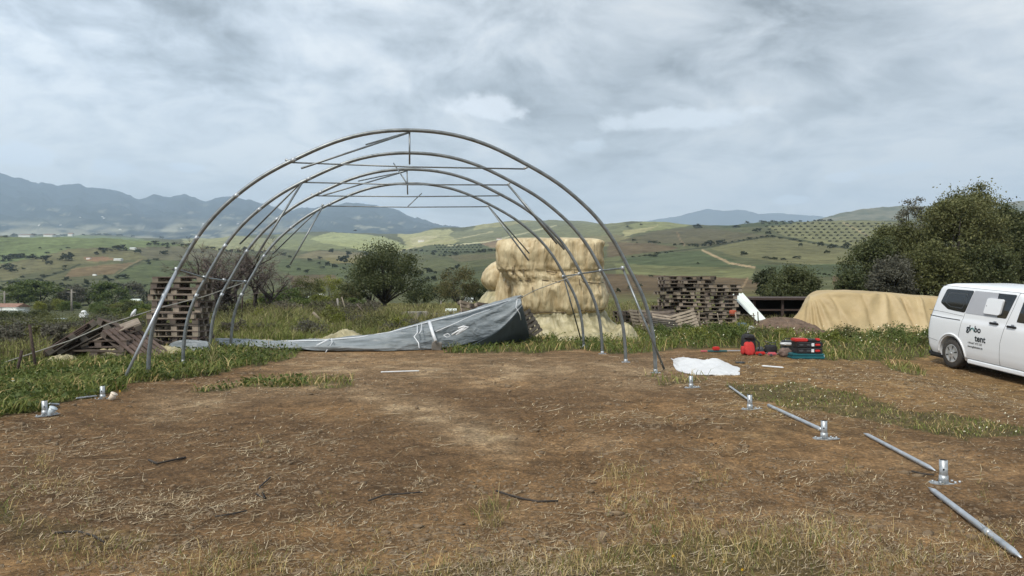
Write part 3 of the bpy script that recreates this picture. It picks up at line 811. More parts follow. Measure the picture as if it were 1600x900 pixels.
# ------------------------------------------------------------------ grey tarpaulin lying in a long heap
def sheet(name, rows, m, parent=None, wr=0., seed=0, sub=6, thick=.008, wfreq=(3., 9.), creases=()):
    """rows: list of polylines (same count) of Vectors; lofted, subdivided, wrinkled"""
    A = np.array([[list(p) for p in r] for r in rows], float)
    nr, nc, _ = A.shape
    def up(A, axis, s):
        n = A.shape[axis]; t = np.linspace(0, n - 1, (n - 1) * s + 1)
        i = np.clip(np.floor(t).astype(int), 0, n - 2); f = t - i
        g = lambda k: np.take(A, np.clip(k, 0, n - 1), axis=axis)
        sh = [1, 1, 1]; sh[axis] = -1; f = f.reshape(sh)
        p0, p1, p2, p3 = g(i - 1), g(i), g(i + 1), g(i + 2)
        return .5 * (2 * p1 + (-p0 + p2) * f + (2 * p0 - 5 * p1 + 4 * p2 - p3) * f ** 2 + (-p0 + 3 * p1 - 3 * p2 + p3) * f ** 3)
    A = up(up(A, 0, sub), 1, sub * 2)
    nr, nc, _ = A.shape
    du = np.gradient(A, axis=1); dv = np.gradient(A, axis=0)
    nn = np.cross(du, dv); nn /= np.linalg.norm(nn, axis=2, keepdims=True) + 1e-9
    jj, ii = np.meshgrid(np.linspace(0, 1, nc), np.linspace(0, 1, nr))
    wv_ = fbm(jj * wfreq[1] + 2 * ii, ii * wfreq[0] + 1.5 * jj, 4, seed)
    wv_ = 1 - 2 * np.abs(wv_)
    disp = wv_ * wr
    for (u0, v0, u1, v1, w_, am_) in creases:      # u along 0..1, v across 0..1
        dx, dy = (u1 - u0) * 4, (v1 - v0)
        X_r, Y_r = (jj - u0) * 4, ii - v0
        t_ = np.clip((X_r * dx + Y_r * dy) / (dx * dx + dy * dy), 0, 1)
        d_ = np.hypot(X_r - t_ * dx, Y_r - t_ * dy)
        disp = disp + am_ * (.2 + .8 * sst(t_, 0, .5)) * np.exp(-(d_ / (w_ * (.5 + t_))) ** 2)
    A = A + nn * disp[..., None]
    V = A.reshape(-1, 3); Fq = gridf(nr, nc)
    # give it thickness
    nf = nn.reshape(-1, 3); V2 = V - nf * thick
    n0 = len(V)
    Fall = [Fq, Fq[:, ::-1] + n0]
    def rim(idx):
        idx = np.array(idx); a = idx[:-1]; b = idx[1:]
        return np.stack([b, a, a + n0, b + n0], -1)
    Fall += [rim(range(nc)), rim([i * nc + nc - 1 for i in range(nr)]), rim(list(range((nr - 1) * nc, nr * nc))[::-1]), rim([i * nc for i in range(nr)][::-1])]
    return mesh_np(name, np.concatenate([V, V2]), np.concatenate(Fall), m, parent, True, k=4)
def line(pts, Zs):
    return [at(px, r, z) for (px, r), z in zip(pts, Zs)]
tp = empty('grey_tarpaulin', at(600, 545, 19.0))
tp.location = (0, 0, 0)
tagp(tp, 'long grey tarpaulin crumpled along the ground and rising to a raised right corner', 'tarpaulin')
Zf = [18.9, 18.7, 18.6, 18.6, 18.7, 18.8, 19.2, 19.8, 20.4, 20.9]
X_ = [332, 372, 420, 480, 545, 610, 670, 725, 775, 815]
bot = [540, 549, 554, 555, 553, 550, 546, 538, 518, 478]
top = [531, 533, 534, 533, 529, 520, 504, 490, 476, 465]
r1 = line(list(zip(X_, bot)), Zf)
for i, p in enumerate(r1[:8]): p.z = max(p.z, gz(p.x, p.y) + .01)
r2 = line([(x, b * .62 + t * .38) for x, b, t in zip(X_, bot, top)], [z + .05 for z in Zf])
r25 = line([(x, b * .3 + t * .7) for x, b, t in zip(X_, bot, top)], [z + .35 for z in Zf])
r3 = line(list(zip(X_, top)), [z + .75 for z in Zf])
r4 = [p + Vector((0, .5, -.10)) for p in r3]
r5 = [Vector((p.x, p.y + .5, gz(p.x, p.y + 1.) + .02)) for p in r4]
sheet('tarpaulin_sheet', [r1, r2, r25, r3, r4, r5], M['grey_tarp'], tp, .07, 4, 8, .01, (5.5, 5), [(.1, .3, .5, .1, .05, .06), (.3, .45, .8, .3, .05, .06), (.5, .2, .95, .42, .04, .07), (.45, .35, .75, .2, .03, -.06), (.0, .15, .4, .3, .04, -.05), (.62, .1, .98, .5, .03, .05), (.55, .5, .9, .52, .03, -.05)])
# underside below the raised right end, its shade put into a dark colour
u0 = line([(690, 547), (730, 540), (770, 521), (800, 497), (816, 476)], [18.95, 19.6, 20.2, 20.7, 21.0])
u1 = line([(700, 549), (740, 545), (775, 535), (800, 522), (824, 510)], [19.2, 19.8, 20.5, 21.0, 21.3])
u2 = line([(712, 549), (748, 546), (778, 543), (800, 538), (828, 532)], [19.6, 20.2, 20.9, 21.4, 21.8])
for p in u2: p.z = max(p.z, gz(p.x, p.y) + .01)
sheet('tarpaulin_underside', [u2, u1, u0], M['grey_tarp_shade'], tp, .02, 5, 5)
# pale seam and straps lying on it
def strap(pts, Zs, r, m='white_tape', name='strap', parent=tp):
    return MB().tube([at(px, r_, z) for (px, r_), z in zip(pts, Zs)], r, 6, flat=None).build(name, M[m], parent)
strap([(420, 534), (500, 532), (560, 527), (610, 519), (670, 503), (725, 489), (812, 465)], [19.3, 19.25, 19.3, 19.45, 19.8, 20.4, 21.5], .018)
strap([(671, 503), (676, 520), (681, 533)], [19.5, 19.1, 18.95], .045)
strap([(681, 518), (705, 508), (740, 492), (765, 484)], [19.05, 19.3, 19.75, 20.3], .012)
strap([(652, 507), (652, 520), (647, 526), (654, 536), (655, 544)], [19.5, 19.0, 18.85, 18.7, 18.6], .014)
strap([(659, 507), (658, 516), (655, 521)], [19.5, 19.1, 18.9], .012)
strap([(693, 524), (700, 521), (704, 525), (698, 527), (693, 524)], [19.0] * 5, .012)
strap([(706, 523), (716, 517), (728, 511), (722, 516), (712, 522), (726, 515), (732, 511), (724, 510), (716, 513)], [19.0] * 9, .028)
strap([(518, 529), (519, 535), (512, 545), (508, 552)], [18.95, 18.8, 18.6, 18.5], .012)
strap([(495, 540), (505, 535), (515, 530)], [18.75, 18.75, 18.9], .028)
strap([(808, 468), (806, 480), (812, 490), (814, 500)], [20.7, 20.6, 20.6, 20.7], .01)
pb = G(683, 546); q = MB().rbox((-.13, -.05, 0), (.13, .05, .22), .02).build('concrete_block', M['concrete']); q.location = pb - Vector((0, .25, 0)); q.rotation_euler = (.2, .1, .3)
tagp(q, 'small grey concrete block weighing down the front edge of the grey tarpaulin', 'block')
MB().cyl(at(790, 474, 21.4), at(817, 463, 21.3), .03, 8).build('edge_pole', M['black_pl'], tp)

# heaps of pale film
def heap(name, px0, px1, row_top, row_bot, Z, m, label, depth=1.0, seed=0, cat='plastic sheet', group=None, rough=.12, peaks=None):
    a = at(px0, row_bot, Z); b = at(px1, row_bot, Z); h = (row_bot - row_top) / F * Z
    nx, ny = 60, 26
    u = np.linspace(-1, 1, nx); v = np.linspace(-1, 1, ny)
    U, Vv = np.meshgrid(u, v)
    rr = np.clip(1 - (np.abs(U) ** 2.6 + np.abs(Vv) ** 2.2), 0, 1) ** .5
    prof = 1.0 if peaks is None else np.interp(U, np.linspace(-1, 1, len(peaks)), peaks)
    nz_ = 1 - 2 * np.abs(fbm(U * 3.1 + seed, Vv * 2.6, 4, 200 + seed))
    zh = h * rr * prof * (1 - rough * 2 + rough * 2 * nz_)
    X = (a.x + b.x) / 2 + (b.x - a.x) / 2 * U * (1 + .06 * fbm(Vv * 3, U * 2, 2, seed)); Y = Z + depth * .5 + depth * .5 * Vv
    gzv = HT(X, Y)
    Zv = gzv + zh - .02
    V = np.stack([X, Y, Zv], -1).reshape(-1, 3)
    o = mesh_np(name, V, gridf(ny, nx), m, smooth=True, k=4)
    return tagp(o, label, cat, group)
heap('plastic_heap', 458, 585, 506, 536, 20.0, M['cover2'], 'heap of pale yellow film behind the grey tarpaulin', 1.2, 1, peaks=[.3, .5, .45, .7, 1.0, .8, .6, .4], rough=.22)
heap('plastic_heap', 400, 425, 528, 535, 19.8, M['cover2'], 'tiny pale scrap of film at the left of the grey tarpaulin', .5, 2)
heap('plastic_heap', 110, 208, 551, 572, 15.0, M['cover2'], 'crumpled cream film below the collapsed pallets', 1.0, 3, rough=.2)
heap('plastic_heap', 205, 272, 543, 563, 15.6, M['cover2'], 'crumpled cream film between the collapsed pallets and the left pallet stack', .9, 4, rough=.2)
heap('plastic_heap', 60, 105, 566, 583, 14.2, M['cover2'], 'low scrap of yellow film in the grass near the fence posts', .6, 9, rough=.25)
heap('plastic_heap', 786, 822, 514, 528, 21.8, M['cover2'], 'crumpled yellow film beside the raised corner of the grey tarpaulin', .7, 5)
heap('plastic_heap', 945, 1004, 499, 528, 22.8, M['cover2'], 'crumpled yellow film trailing off the right foot of the bale stack', 1.2, 6, peaks=[.5, .55, .8, 1.0, .85, .5], rough=.15)
heap('plastic_heap', 868, 952, 518, 533, 22.4, M['cover2'], 'low fold of yellow film on the grass in front of the bale stack', .8, 7)
heap('plastic_heap', 248, 325, 534, 552, 17.4, M['grey_tarp'], 'grey sheet draped over the foot of the left pallet stack', .8, 8, cat='sheet', rough=.1)

# white sack
heap_o = None
def sack():
    pts_t = [(1052, 570), (1063, 559), (1082, 561), (1100, 563), (1117, 561), (1133, 567), (1147, 573), (1156, 586)]
    pts_b = [(1052, 571), (1058, 580), (1075, 585), (1095, 587), (1115, 587), (1133, 587), (1147, 587), (1156, 587)]
    rows_ = []
    for k in np.linspace(0, 1, 7):
        r = []
        for (ax, ay), (bx, by) in zip(pts_t, pts_b):
            px = bx + (ax - bx) * k
            front = G(bx, by); y = front.y + k * 1.1
            rowy = by + (ay - by) * k
            p = at(px, rowy, y)
            gzp = gz(p.x, p.y) + .012
            if k == 0: p.z = gzp
            p.z = max(p.z, gzp)
            r.append(p)
        rows_.append(r)
    last = [Vector((p.x, p.y + .25, gz(p.x, p.y + .25) + .01)) for p in rows_[-1]]
    rows_.append(last)
    o = sheet('white_sack', rows_, M['white_bag'], None, .018, 12, 6, .02, (5, 8))
    return tagp(o, 'flattened white woven sack lying on the soil at the right edge of the arches', 'sack')
sack()

# ------------------------------------------------------------------ covered bale stack
def loft(name, secs, m, parent=None, nth=220, fold=.05, ffreq=9, seed=0, hb=.02, steps=90):
    """secs: (z, cx, cy, a, b, power)"""
    S = np.array(secs, float)
    zt = np.linspace(0, len(S) - 1, steps)
    def cat_(col):
        y = S[:, col]; n = len(y); i = np.clip(np.floor(zt).astype(int), 0, n - 2); f = zt - i
        g = lambda k: y[np.clip(k, 0, n - 1)]
        return .5 * (2 * g(i) + (-g(i - 1) + g(i + 1)) * f + (2 * g(i - 1) - 5 * g(i) + 4 * g(i + 1) - g(i + 2)) * f ** 2 + (-g(i - 1) + 3 * g(i) - 3 * g(i + 1) + g(i + 2)) * f ** 3)
    z, cx, cy, a, b = (cat_(i) for i in range(5)); pw = np.interp(zt, range(len(S)), S[:, 5])
    th = np.linspace(0, 2 * math.pi, nth, endpoint=False)
    TH, I = np.meshgrid(th, np.arange(steps))
    c, s = np.cos(TH), np.sin(TH)
    p = pw[I]
    rad = (np.abs(c) ** p + np.abs(s) ** p) ** (-1 / p)
    fo = 1 - 2 * np.abs(fbm(TH * ffreq / 2 + .6 * fbm(z[I] * 2, TH, 2, seed + 5), z[I] * .9, 4, seed))
    fo2 = fbm(TH * 3, z[I] * 3.2, 4, seed + 9)
    capf = np.clip(a / a.max(), 0, 1)[I]
    amt = (fold * (fo - .5) + hb * fo2 * 2) * capf
    X = cx[I] + (a[I] + amt) * c * rad; Y = cy[I] + (b[I] + amt) * s * rad
    Zz = z[I] + capf * hb * .6 * fo2
    V = np.stack([X, Y, Zz], -1).reshape(-1, 3)
    Fq = gridf(steps, nth, True)
    o = mesh_np(name, V, Fq, m, parent, True, k=4)
    return o
bs = empty('covered_bale_stack', (1.5, 26, 0)); bs.location = (0, 0, 0)
tagp(bs, 'tall stack of straw bales wrapped in yellow film standing behind the arches', 'bale stack')
loft('film_cover', [(.60, 1.62, 26.1, 1.30, 1.3, 3), (.74, 1.64, 26.1, 1.44, 1.5, 3.5), (.95, 1.65, 26.1, 1.58, 1.63, 4), (1.35, 1.65, 26.1, 1.63, 1.67, 4), (1.68, 1.60, 26.1, 1.60, 1.65, 4), (1.84, 1.52, 26.1, 1.60, 1.62, 4.5),
     (1.98, 1.44, 26.1, 1.68, 1.65, 4.5), (2.14, 1.37, 26.1, 1.70, 1.62, 5), (2.24, 1.31, 26.1, 1.77, 1.65, 5.5), (2.5, 1.28, 26.1, 1.80, 1.68, 6), (2.95, 1.28, 26.1, 1.80, 1.68, 6), (3.14, 1.29, 26.1, 1.77, 1.64, 5.5), (3.24, 1.31, 26.1, 1.66, 1.52, 5), (3.30, 1.32, 26.1, 1.2, 1.1, 4.5), (3.33, 1.32, 26.1, .02, .02, 3)],
     M['cover'], bs, fold=.10, ffreq=18, seed=301, hb=.035)
loft('film_skirt', [(-.05, 2.05, 25.9, 2.0, 1.9, 2.6), (.12, 1.98, 25.9, 1.88, 1.8, 2.6), (.35, 1.84, 26, 1.68, 1.65, 2.8), (.58, 1.76, 26, 1.55, 1.5, 3), (.85, 1.68, 26.1, 1.4, 1.4, 3.2), (.86, 1.68, 26.1, .4, .4, 3)],
     M['cover2'], bs, fold=.16, ffreq=14, seed=311, hb=.03, steps=50)
loft('side_lobe', [(1.38, .10, 28.0, .6, .8, 2.6), (1.52, .02, 28.0, .92, 1.1, 2.6), (1.85, -.05, 28.0, 1.10, 1.3, 2.8), (2.25, .0, 28.0, 1.0, 1.3, 2.8), (2.55, .12, 28, .78, 1.1, 2.6), (2.68, .2, 28, .4, .5, 2.4), (2.70, .2, 28, .01, .01, 2)],
     M['cover'], bs, fold=.09, ffreq=12, seed=321, hb=.03, steps=50, nth=160)
loft('side_lobe', [(-.1, .15, 28.0, 1.35, 1.5, 2.6), (.5, .12, 28.0, 1.42, 1.5, 2.6), (1.0, .08, 28.0, 1.35, 1.4, 2.8), (1.35, .05, 28.0, 1.08, 1.2, 2.8), (1.55, .05, 28, .8, .9, 2.6), (1.6, .05, 28, .02, .02, 2)],
     M['cover2'], bs, fold=.09, ffreq=12, seed=331, hb=.03, steps=50, nth=160)
loft('side_drape', [(-.05, .45, 27.3, 1.35, 1.35, 2.8), (.5, .42, 27.3, 1.2, 1.25, 3), (1.2, .38, 27.3, 1.0, 1.15, 3.2), (1.9, .35, 27.3, .86, 1.05, 3.2), (2.2, .35, 27.3, .84, 1.0, 3.2), (2.35, .4, 27.3, .5, .6, 3), (2.36, .4, 27.3, .02, .02, 2)],
     M['cover'], bs, fold=.14, ffreq=14, seed=341, hb=.03, steps=60, nth=200)
# twine round the stack
def twine(z0, cx, cy, a, b, tilt, seed=0, p=4.5, th0=math.pi * 1.0, th1=math.pi * 2.0):
    pts = []
    for k in range(50):
        th = th0 + (th1 - th0) * k / 49
        c, s = math.cos(th), math.sin(th); rad = (abs(c) ** p + abs(s) ** p) ** (-1 / p)
        pts.append((cx + (a + .035) * c * rad, cy + (b + .035) * s * rad, z0 + tilt * c + .02 * math.sin(th * 9)))
    return MB().tube(pts, .014, 5).build('twine', M['darkrope'], bs)
twine(2.14, 1.40, 26.1, 1.61, 1.58, -.10)
twine(1.82, 1.56, 26.1, 1.55, 1.6, -.06)
twine(.80, 1.64, 26.1, 1.52, 1.55, .08)
for px, r0, r1 in ((818, 420, 433), (801, 417, 430), (832, 448, 457), (905, 436, 446)):
    strap([(px, r0), (px + 1, r1)], [24.35, 24.35], .016, 'darkrope', 'twine_end', bs)

# guy rope from the right rail down to the tarpaulin corner
rp = MB().tube([at(905, 428, 17.5), at(870, 441, 18.3), at(835, 454, 19.4), at(818, 463, 21.0), at(780, 478, 21.6)], .011, 6).build('guy_rope', M['rope'])
tagp(rp, 'thin rope slanting from the right rail of the arches to the raised tarpaulin corner', 'rope')
rp = MB().tube([at(383, 441, 19.4), at(320, 463, 17.8), at(250, 481, 16.6), at(170, 506, 15.3), at(110, 532, 14.6), at(50, 552, 14.0), at(8, 566, 13.6)], .011, 6).build('guy_rope', M['rope'])
tagp(rp, 'long pale rope running down from the left arches over the collapsed pallets', 'rope')
kn = MB(); kn.tube([at(205, 494, 15.8), at(209, 489, 15.8), at(212, 483, 15.8)], [.025, .045, .015], 7); kn = kn.build('rag', M['white_tape'])
tagp(kn, 'white rag knotted on the long pale rope left of the pallet stack', 'rag')

# ------------------------------------------------------------------ pallets
def pallet_parts():
    top = MB()
    for i in range(6):
        y0 = -.4 + i * .142
        top.box((-.6, y0, .122), (.6, y0 + .09 + .01 * (i % 2), .144))
    for x in (-.6, -.0725, .455):
        top.box((x, -.4, .1), (x + .145, .4, .1215))
    runners = []
    for y in (-.4, -.05, .3):
        b_ = MB()
        prof = [(-.6, 0), (.6, 0), (.6, .0995), (.458, .0995), (.458, .022), (.0695, .022), (.0695, .0995), (-.0695, .0995), (-.0695, .022), (-.458, .022), (-.458, .0995), (-.6, .0995)]
        n = len(prof)
        b_.add([(x, y, z) for x, z in prof] + [(x, y + .1, z) for x, z in prof], [tuple(range(n)), tuple(range(n, 2 * n))[::-1]] + [(i, n + i, n + (i + 1) % n, (i + 1) % n) for i in range(n)])
        runners.append(b_)
    return top, runners
tT, tR = pallet_parts()
def new_pallet(m, m2):
    e = empty('pallet', (0, 0, 0))
    tT.build('top_deck', M[m], e)
    for b_ in tR: b_.build('runner', M[m2], e)
    return e
protoA = new_pallet('wood', 'wood_l'); protoB = new_pallet('wood_d', 'wood'); protoC = new_pallet('wood_l', 'wood')
first = {id(protoA): True, id(protoB): True, id(protoC): True}
def put_pallet(proto, loc, rot, label, group):
    if first[id(proto)]:
        e = proto; first[id(proto)] = False
    else:
        e = copy_tree(proto)
    e.location = loc; e.rotation_euler = rot
    return tagp(e, label, 'pallet', group)
ORD = ['bottom', 'second', 'third', 'fourth', 'fifth', 'sixth', 'seventh', 'eighth', 'ninth', 'tenth', 'eleventh', 'twelfth', 'thirteenth', 'fourteenth', 'fifteenth', 'sixteenth']
# left stack behind the first arches
lb = at(281, 553, 18.4); zb = gz(lb.x, lb.y)
nL = 12
for k in range(nL):
    lab = 'pallet at the %s of the single stack behind the left arch legs' % ('bottom' if k == 0 else 'top') if k in (0, nL - 1) else \
          '%s pallet from the bottom of the single stack behind the left arch legs' % ORD[k]
    put_pallet([protoA, protoB, protoA][k % 3], (lb.x + random.uniform(-.11, .11), lb.y + random.uniform(-.08, .08), zb + k * .1475), (random.uniform(-.012, .012), random.uniform(-.012, .012), random.uniform(-.16, .16)), lab, 'pallets in the left stack')
# big pile on the right: columns of pallets
cols = [(1052, 29.6, 14, .15, 'left column'), (1088, 28.9, 14, -.32, 'middle column'), (1123, 28.6, 12, .04, 'right column')]
for px, Z, n, rz, nm in cols:
    b = at(px, 515, Z); g = gz(b.x, b.y)
    for k in range(n):
        drift = (k - n / 2) * .008
        lab = ('%s pallet up in the %s of the large pile right of the bales' % (ORD[k] if k else 'lowest', nm)) if k < n - 1 else 'topmost pallet in the %s of the large pile right of the bales' % nm
        put_pallet(random.choice([protoA, protoB, protoA]), (b.x + random.uniform(-.14, .14) + drift * (1 if px > 1060 else 2.5), b.y + random.uniform(-.06, .06), g + k * .1465), (random.uniform(-.012, .012), random.uniform(-.015, .015), rz + random.uniform(-.06, .06) + (.35 if random.random() < .12 else 0)), lab, 'pallets in the right pile')
# leaning ones in front of the pile
for px, row, Z, rot, lab in ((1003, 512, 28.6, (1.05, .12, .5), 'pallet leaning steeply at the left end of the large pallet pile'),
                        (1019, 514, 28.0, (1.15, .1, .35), 'pallet leaning second from the left end of the large pallet pile'),
                        (1033, 515, 27.6, (1.1, -.1, .2), 'dark pallet leaning between the slanting ones and the columns'),
                        (1044, 520, 26.9, (.7, .15, .1), 'lighter pallet lying half tilted in front of the large pile'),
                        (1064, 520, 26.9, (.9, -.3, -.2), 'pallet propped in front of the middle column of the large pile'),
                        (1036, 524, 26.4, (.5, .1, .3), 'short broken pallet lying lowest in front of the large pile')):
    p = at(px, row, Z); g = gz(p.x, p.y)
    put_pallet(random.choice([protoA, protoC]) if 'lighter' not in lab else protoC, (p.x, p.y, g + .33 * math.sin(rot[0])), rot, lab, 'pallets leaning on the right pile')
p = at(985, 500, 30.5)
for k in range(3):
    put_pallet(protoB, (p.x, p.y, gz(p.x, p.y) + .2 + k * .146), (0, 0, .4), '%s pallet of the short stack between the bales and the large pile' % ('lowest', 'middle', 'top')[k], 'pallets in the short stack')
# tipped pallets between the tarpaulin and the bales
for i, (px, row, Z, rot) in enumerate(((735, 500, 25.3, (1.2, .2, .9)), (748, 498, 25.0, (1.25, 0, 1.1)), (762, 500, 25.0, (1.2, .1, .95)), (776, 500, 24.4, (1.25, 0, 1.15)),
                                        (806, 524, 22.9, (1.0, -.3, .9)), (818, 520, 22.9, (1.1, -.3, 1.0)), (793, 526, 23.0, (.9, -.2, .9)))):
    p = at(px, row, Z); g = gz(p.x, p.y)
    zc = g + .38 + (.25 if i < 4 else 0)
    where = ('behind the sloping grey tarpaulin, left of the bales', 'under the raised corner of the grey tarpaulin')[i >= 4]
    lab = ('leftmost', 'second', 'third', 'rightmost', 'darkest', 'last', 'lowest')[i] + ' tipped pallet ' + where
    put_pallet(protoC if i == 0 else protoA, (p.x, p.y, zc), rot, lab, 'tipped pallets by the bales')
# collapsed heap at the left
for i, (px, row, Z, rot, pr, lab) in enumerate((
        (108, 544, 15.3, (-.62, -.5, 1.15), protoB, 'dark pallet tipped on edge at the left end of the collapsed heap'),
        (126, 546, 15.5, (-.55, -.42, 1.05), protoB, 'dark pallet behind the tipped one at the left of the collapsed heap'),
        (165, 556, 15.4, (.02, .02, -.05), protoB, 'pallet lying flat at the base of the collapsed heap'),
        (170, 540, 15.7, (.03, -.02, -.02), protoB, 'pallet lying flat on another in the middle of the collapsed heap'),
        (150, 548, 16.0, (.05, .05, .1), protoB, 'hidden dark pallet at the back of the collapsed heap'),
        (202, 525, 16.3, (-.25, .33, -.25), protoB, 'pallet sloping down to the right on top of the collapsed heap'),
        (176, 527, 15.9, (.1, -.38, .5), protoC, 'pale pallet propped up at the crest of the collapsed heap'),
        (212, 544, 15.6, (.1, .55, -.3), protoB, 'pallet slipping off the right end of the collapsed heap'),
        (196, 556, 15.8, (.0, .03, .1), protoB, 'lowest pallet at the right end of the collapsed heap'))):
    p = at(px, row, Z)
    put_pallet(pr, p, rot, lab, 'pallets in the collapsed heap')

# ------------------------------------------------------------------ tarpaulin covered pile on the right
CX_ = [1236, 1252, 1268, 1290, 1318, 1350, 1385, 1415, 1440, 1470, 1520, 1580, 1640]
f0 = [506, 507, 509, 512, 515, 517, 518, 519, 519, 519, 520, 520, 520]
f1 = [504, 492, 478, 470, 467, 466, 467, 469, 470, 471, 472, 474, 500]
f2 = [503, 489, 471, 461, 459, 459, 461, 463, 465, 467, 469, 471, 498]
def crow(rows_, Z):
    return [Vector(((px - CX) / F * 27.8, Z, EYE - (r_ - HY) / F * Z)) for px, r_ in zip(CX_, rows_)]
q0 = crow(f0, 26.9)
for p in q0: p.z = gz(p.x, p.y) - .03
mid0 = [p.lerp(q, .5) + Vector((0, .02, .0)) for p, q in zip(q0, crow(f1, 27.7))]
q3 = [p + Vector((1.0 * max(0, 1 - i / 4), 1.5, -.02)) for i, p in enumerate(crow(f2, 28.1))]
q4 = [Vector((p.x + .5 * max(0, 1 - i / 4), p.y + .8, gz(p.x, p.y + .8) - .05)) for i, p in enumerate(q3)]
rr_ = np.random.default_rng(5)
crs = [(.19, .62, .05, .05, .05, .10), (.19, .62, .10, .02, .05, .12), (.19, .62, .16, .0, .05, .11), (.19, .62, .23, .02, .06, .10), (.19, .62, .33, .10, .07, .12), (.19, .62, .45, .40, .06, .08),
       (.50, .62, .46, .02, .05, .11), (.50, .62, .56, .03, .06, .14), (.50, .62, .37, .15, .06, .08), (.56, .62, .58, .02, .05, -.12), (.66, .6, .63, .02, .05, .10), (.72, .6, .75, .02, .05, .10), (.82, .6, .8, .02, .05, .1), (.27, .55, .30, .05, .04, -.07), (.40, .55, .42, .05, .04, -.07)]
cp = sheet('tarp_covered_pile', [q0, mid0, crow(f1, 27.7), crow(f2, 28.1), q3, q4], M['sand_tarp'], None, .05, 12, 10, .01, (2.5, 7), crs)
tagp(cp, 'low wide pile under a sand coloured tarpaulin behind the white van', 'covered pile')

# open shed behind it
sh = empty('open_shed', (12, 34, 0)); sh.location = (0, 0, 0)
tagp(sh, 'dark open sided shed with flat roof behind the sand tarpaulin pile', 'shed')
zr = EYE - (466 - HY) / F * 33.5
MB().box((10.6, 32.6, zr - .06), (17.5, 37, zr + .03)).build('roof', M['rust'], sh)
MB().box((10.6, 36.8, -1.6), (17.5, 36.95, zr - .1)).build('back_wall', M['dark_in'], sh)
for x in (10.75, 12.0, 13.2, 15, 17.3):
    MB().box((x - .05, 32.75, -1.6), (x + .05, 32.85, zr - .07)).build('post', M['rust'], sh)
MB().box((10.75, 32.8, zr - .55), (13.2, 32.86, zr - .47)).build('rail', M['rust'], sh)
# corrugated sheet leaning in front
A0, A1, B1, B0 = at(1140, 460, 29.6), at(1161, 458, 30.2), at(1197, 498, 28.6), at(1184, 502, 28.2)
nx = 60; rws = []
V = []
for q in (0, .48, .5, 1):
    l = A0.lerp(B0, q); r_ = A1.lerp(B1, q)
    for i in range(nx):
        p = l.lerp(r_, i / (nx - 1)); nrm = (A1 - A0).cross(B0 - A0).normalized()
        V.append(p + nrm * (.018 * math.sin(i / (nx - 1) * 2 * math.pi * 5) + (.012 if q in (.5, 1) else 0)))
V2 = [v + Vector((.01, .02, -.015)) for v in V]
Fq = gridf(4, nx)
cs = mesh_np('corrugated_sheet', [list(v) for v in V + V2], np.concatenate([Fq, Fq[:, ::-1] + len(V)]), M['sheet'], smooth=True, k=4)
tagp(cs, 'white ribbed sheet leaning against the right side of the pallet pile', 'roof sheet')
# heap of dark soil and rakes, buckets
heap('soil_heap', 1180, 1312, 490, 516, 26.5, M['manure'], 'brown heap of manure and soil in front of the open shed', 2.4, 14, 'soil heap', rough=.12, peaks=[.35, .8, 1.0, .9, .7, .4])
def stake(a, b, Z, r, m, label, name='stake', group='stakes stuck in the weeds by the pallets', Zb=None):
    o = MB().tube([at(*a, Z), at(*b, Zb or Z)], r, 6).build(name, M[m])
    return tagp(o, label, 'stake', group)
stake((1092, 487), (1094, 511), 26.6, .02, 'wood_l', 'wooden stake in front of the middle of the pallet pile')
stake((1121, 489), (1124, 509), 26.6, .018, 'wood_l', 'wooden stake below the right column of the pallet pile')
stake((1149, 488), (1152, 512), 26.6, .022, 'wood_l', 'wooden stake beside the orange cap')
stake((1177, 489), (1180, 508), 26.6, .02, 'wood', 'dark stake beside the foot of the white ribbed sheet')
stake((1184, 487), (1185, 505), 26.6, .02, 'wood', 'last dark stake, right of the ribbed sheet foot')
stake((1092, 488), (1180, 493), 26.65, .015, 'wood', 'long thin batten lying level across the row of stakes', name='batten')
oc = MB(); oc.tube([(0, 0, 0), (0, 0, .06), (0, 0, .16), (0, 0, .2)], [.11, .13, .13, .10], 12); oc = oc.build('orange_bucket', M['orange']); oc.location = at(1145, 493, 27.2)
tagp(oc, 'small orange bucket turned over on the batten by the pallet pile', 'bucket')
ob = MB(); ob.tube([(-.17, 0, 0), (-.16, 0, 0), (.15, 0, 0), (.17, 0, 0)], [.06, .09, .09, .07], 12); ob = ob.build('blue_barrel', M['blue']); ob.location = at(1160, 508, 27.0)
tagp(ob, 'small blue plastic tub in the weeds below the ribbed sheet', 'tub')
wb = heap('white_scrap', 1168, 1186, 496, 508, 26.8, M['white_bag'], 'crumpled white plastic bag at the foot of the ribbed sheet', .5, 15, 'plastic bag')
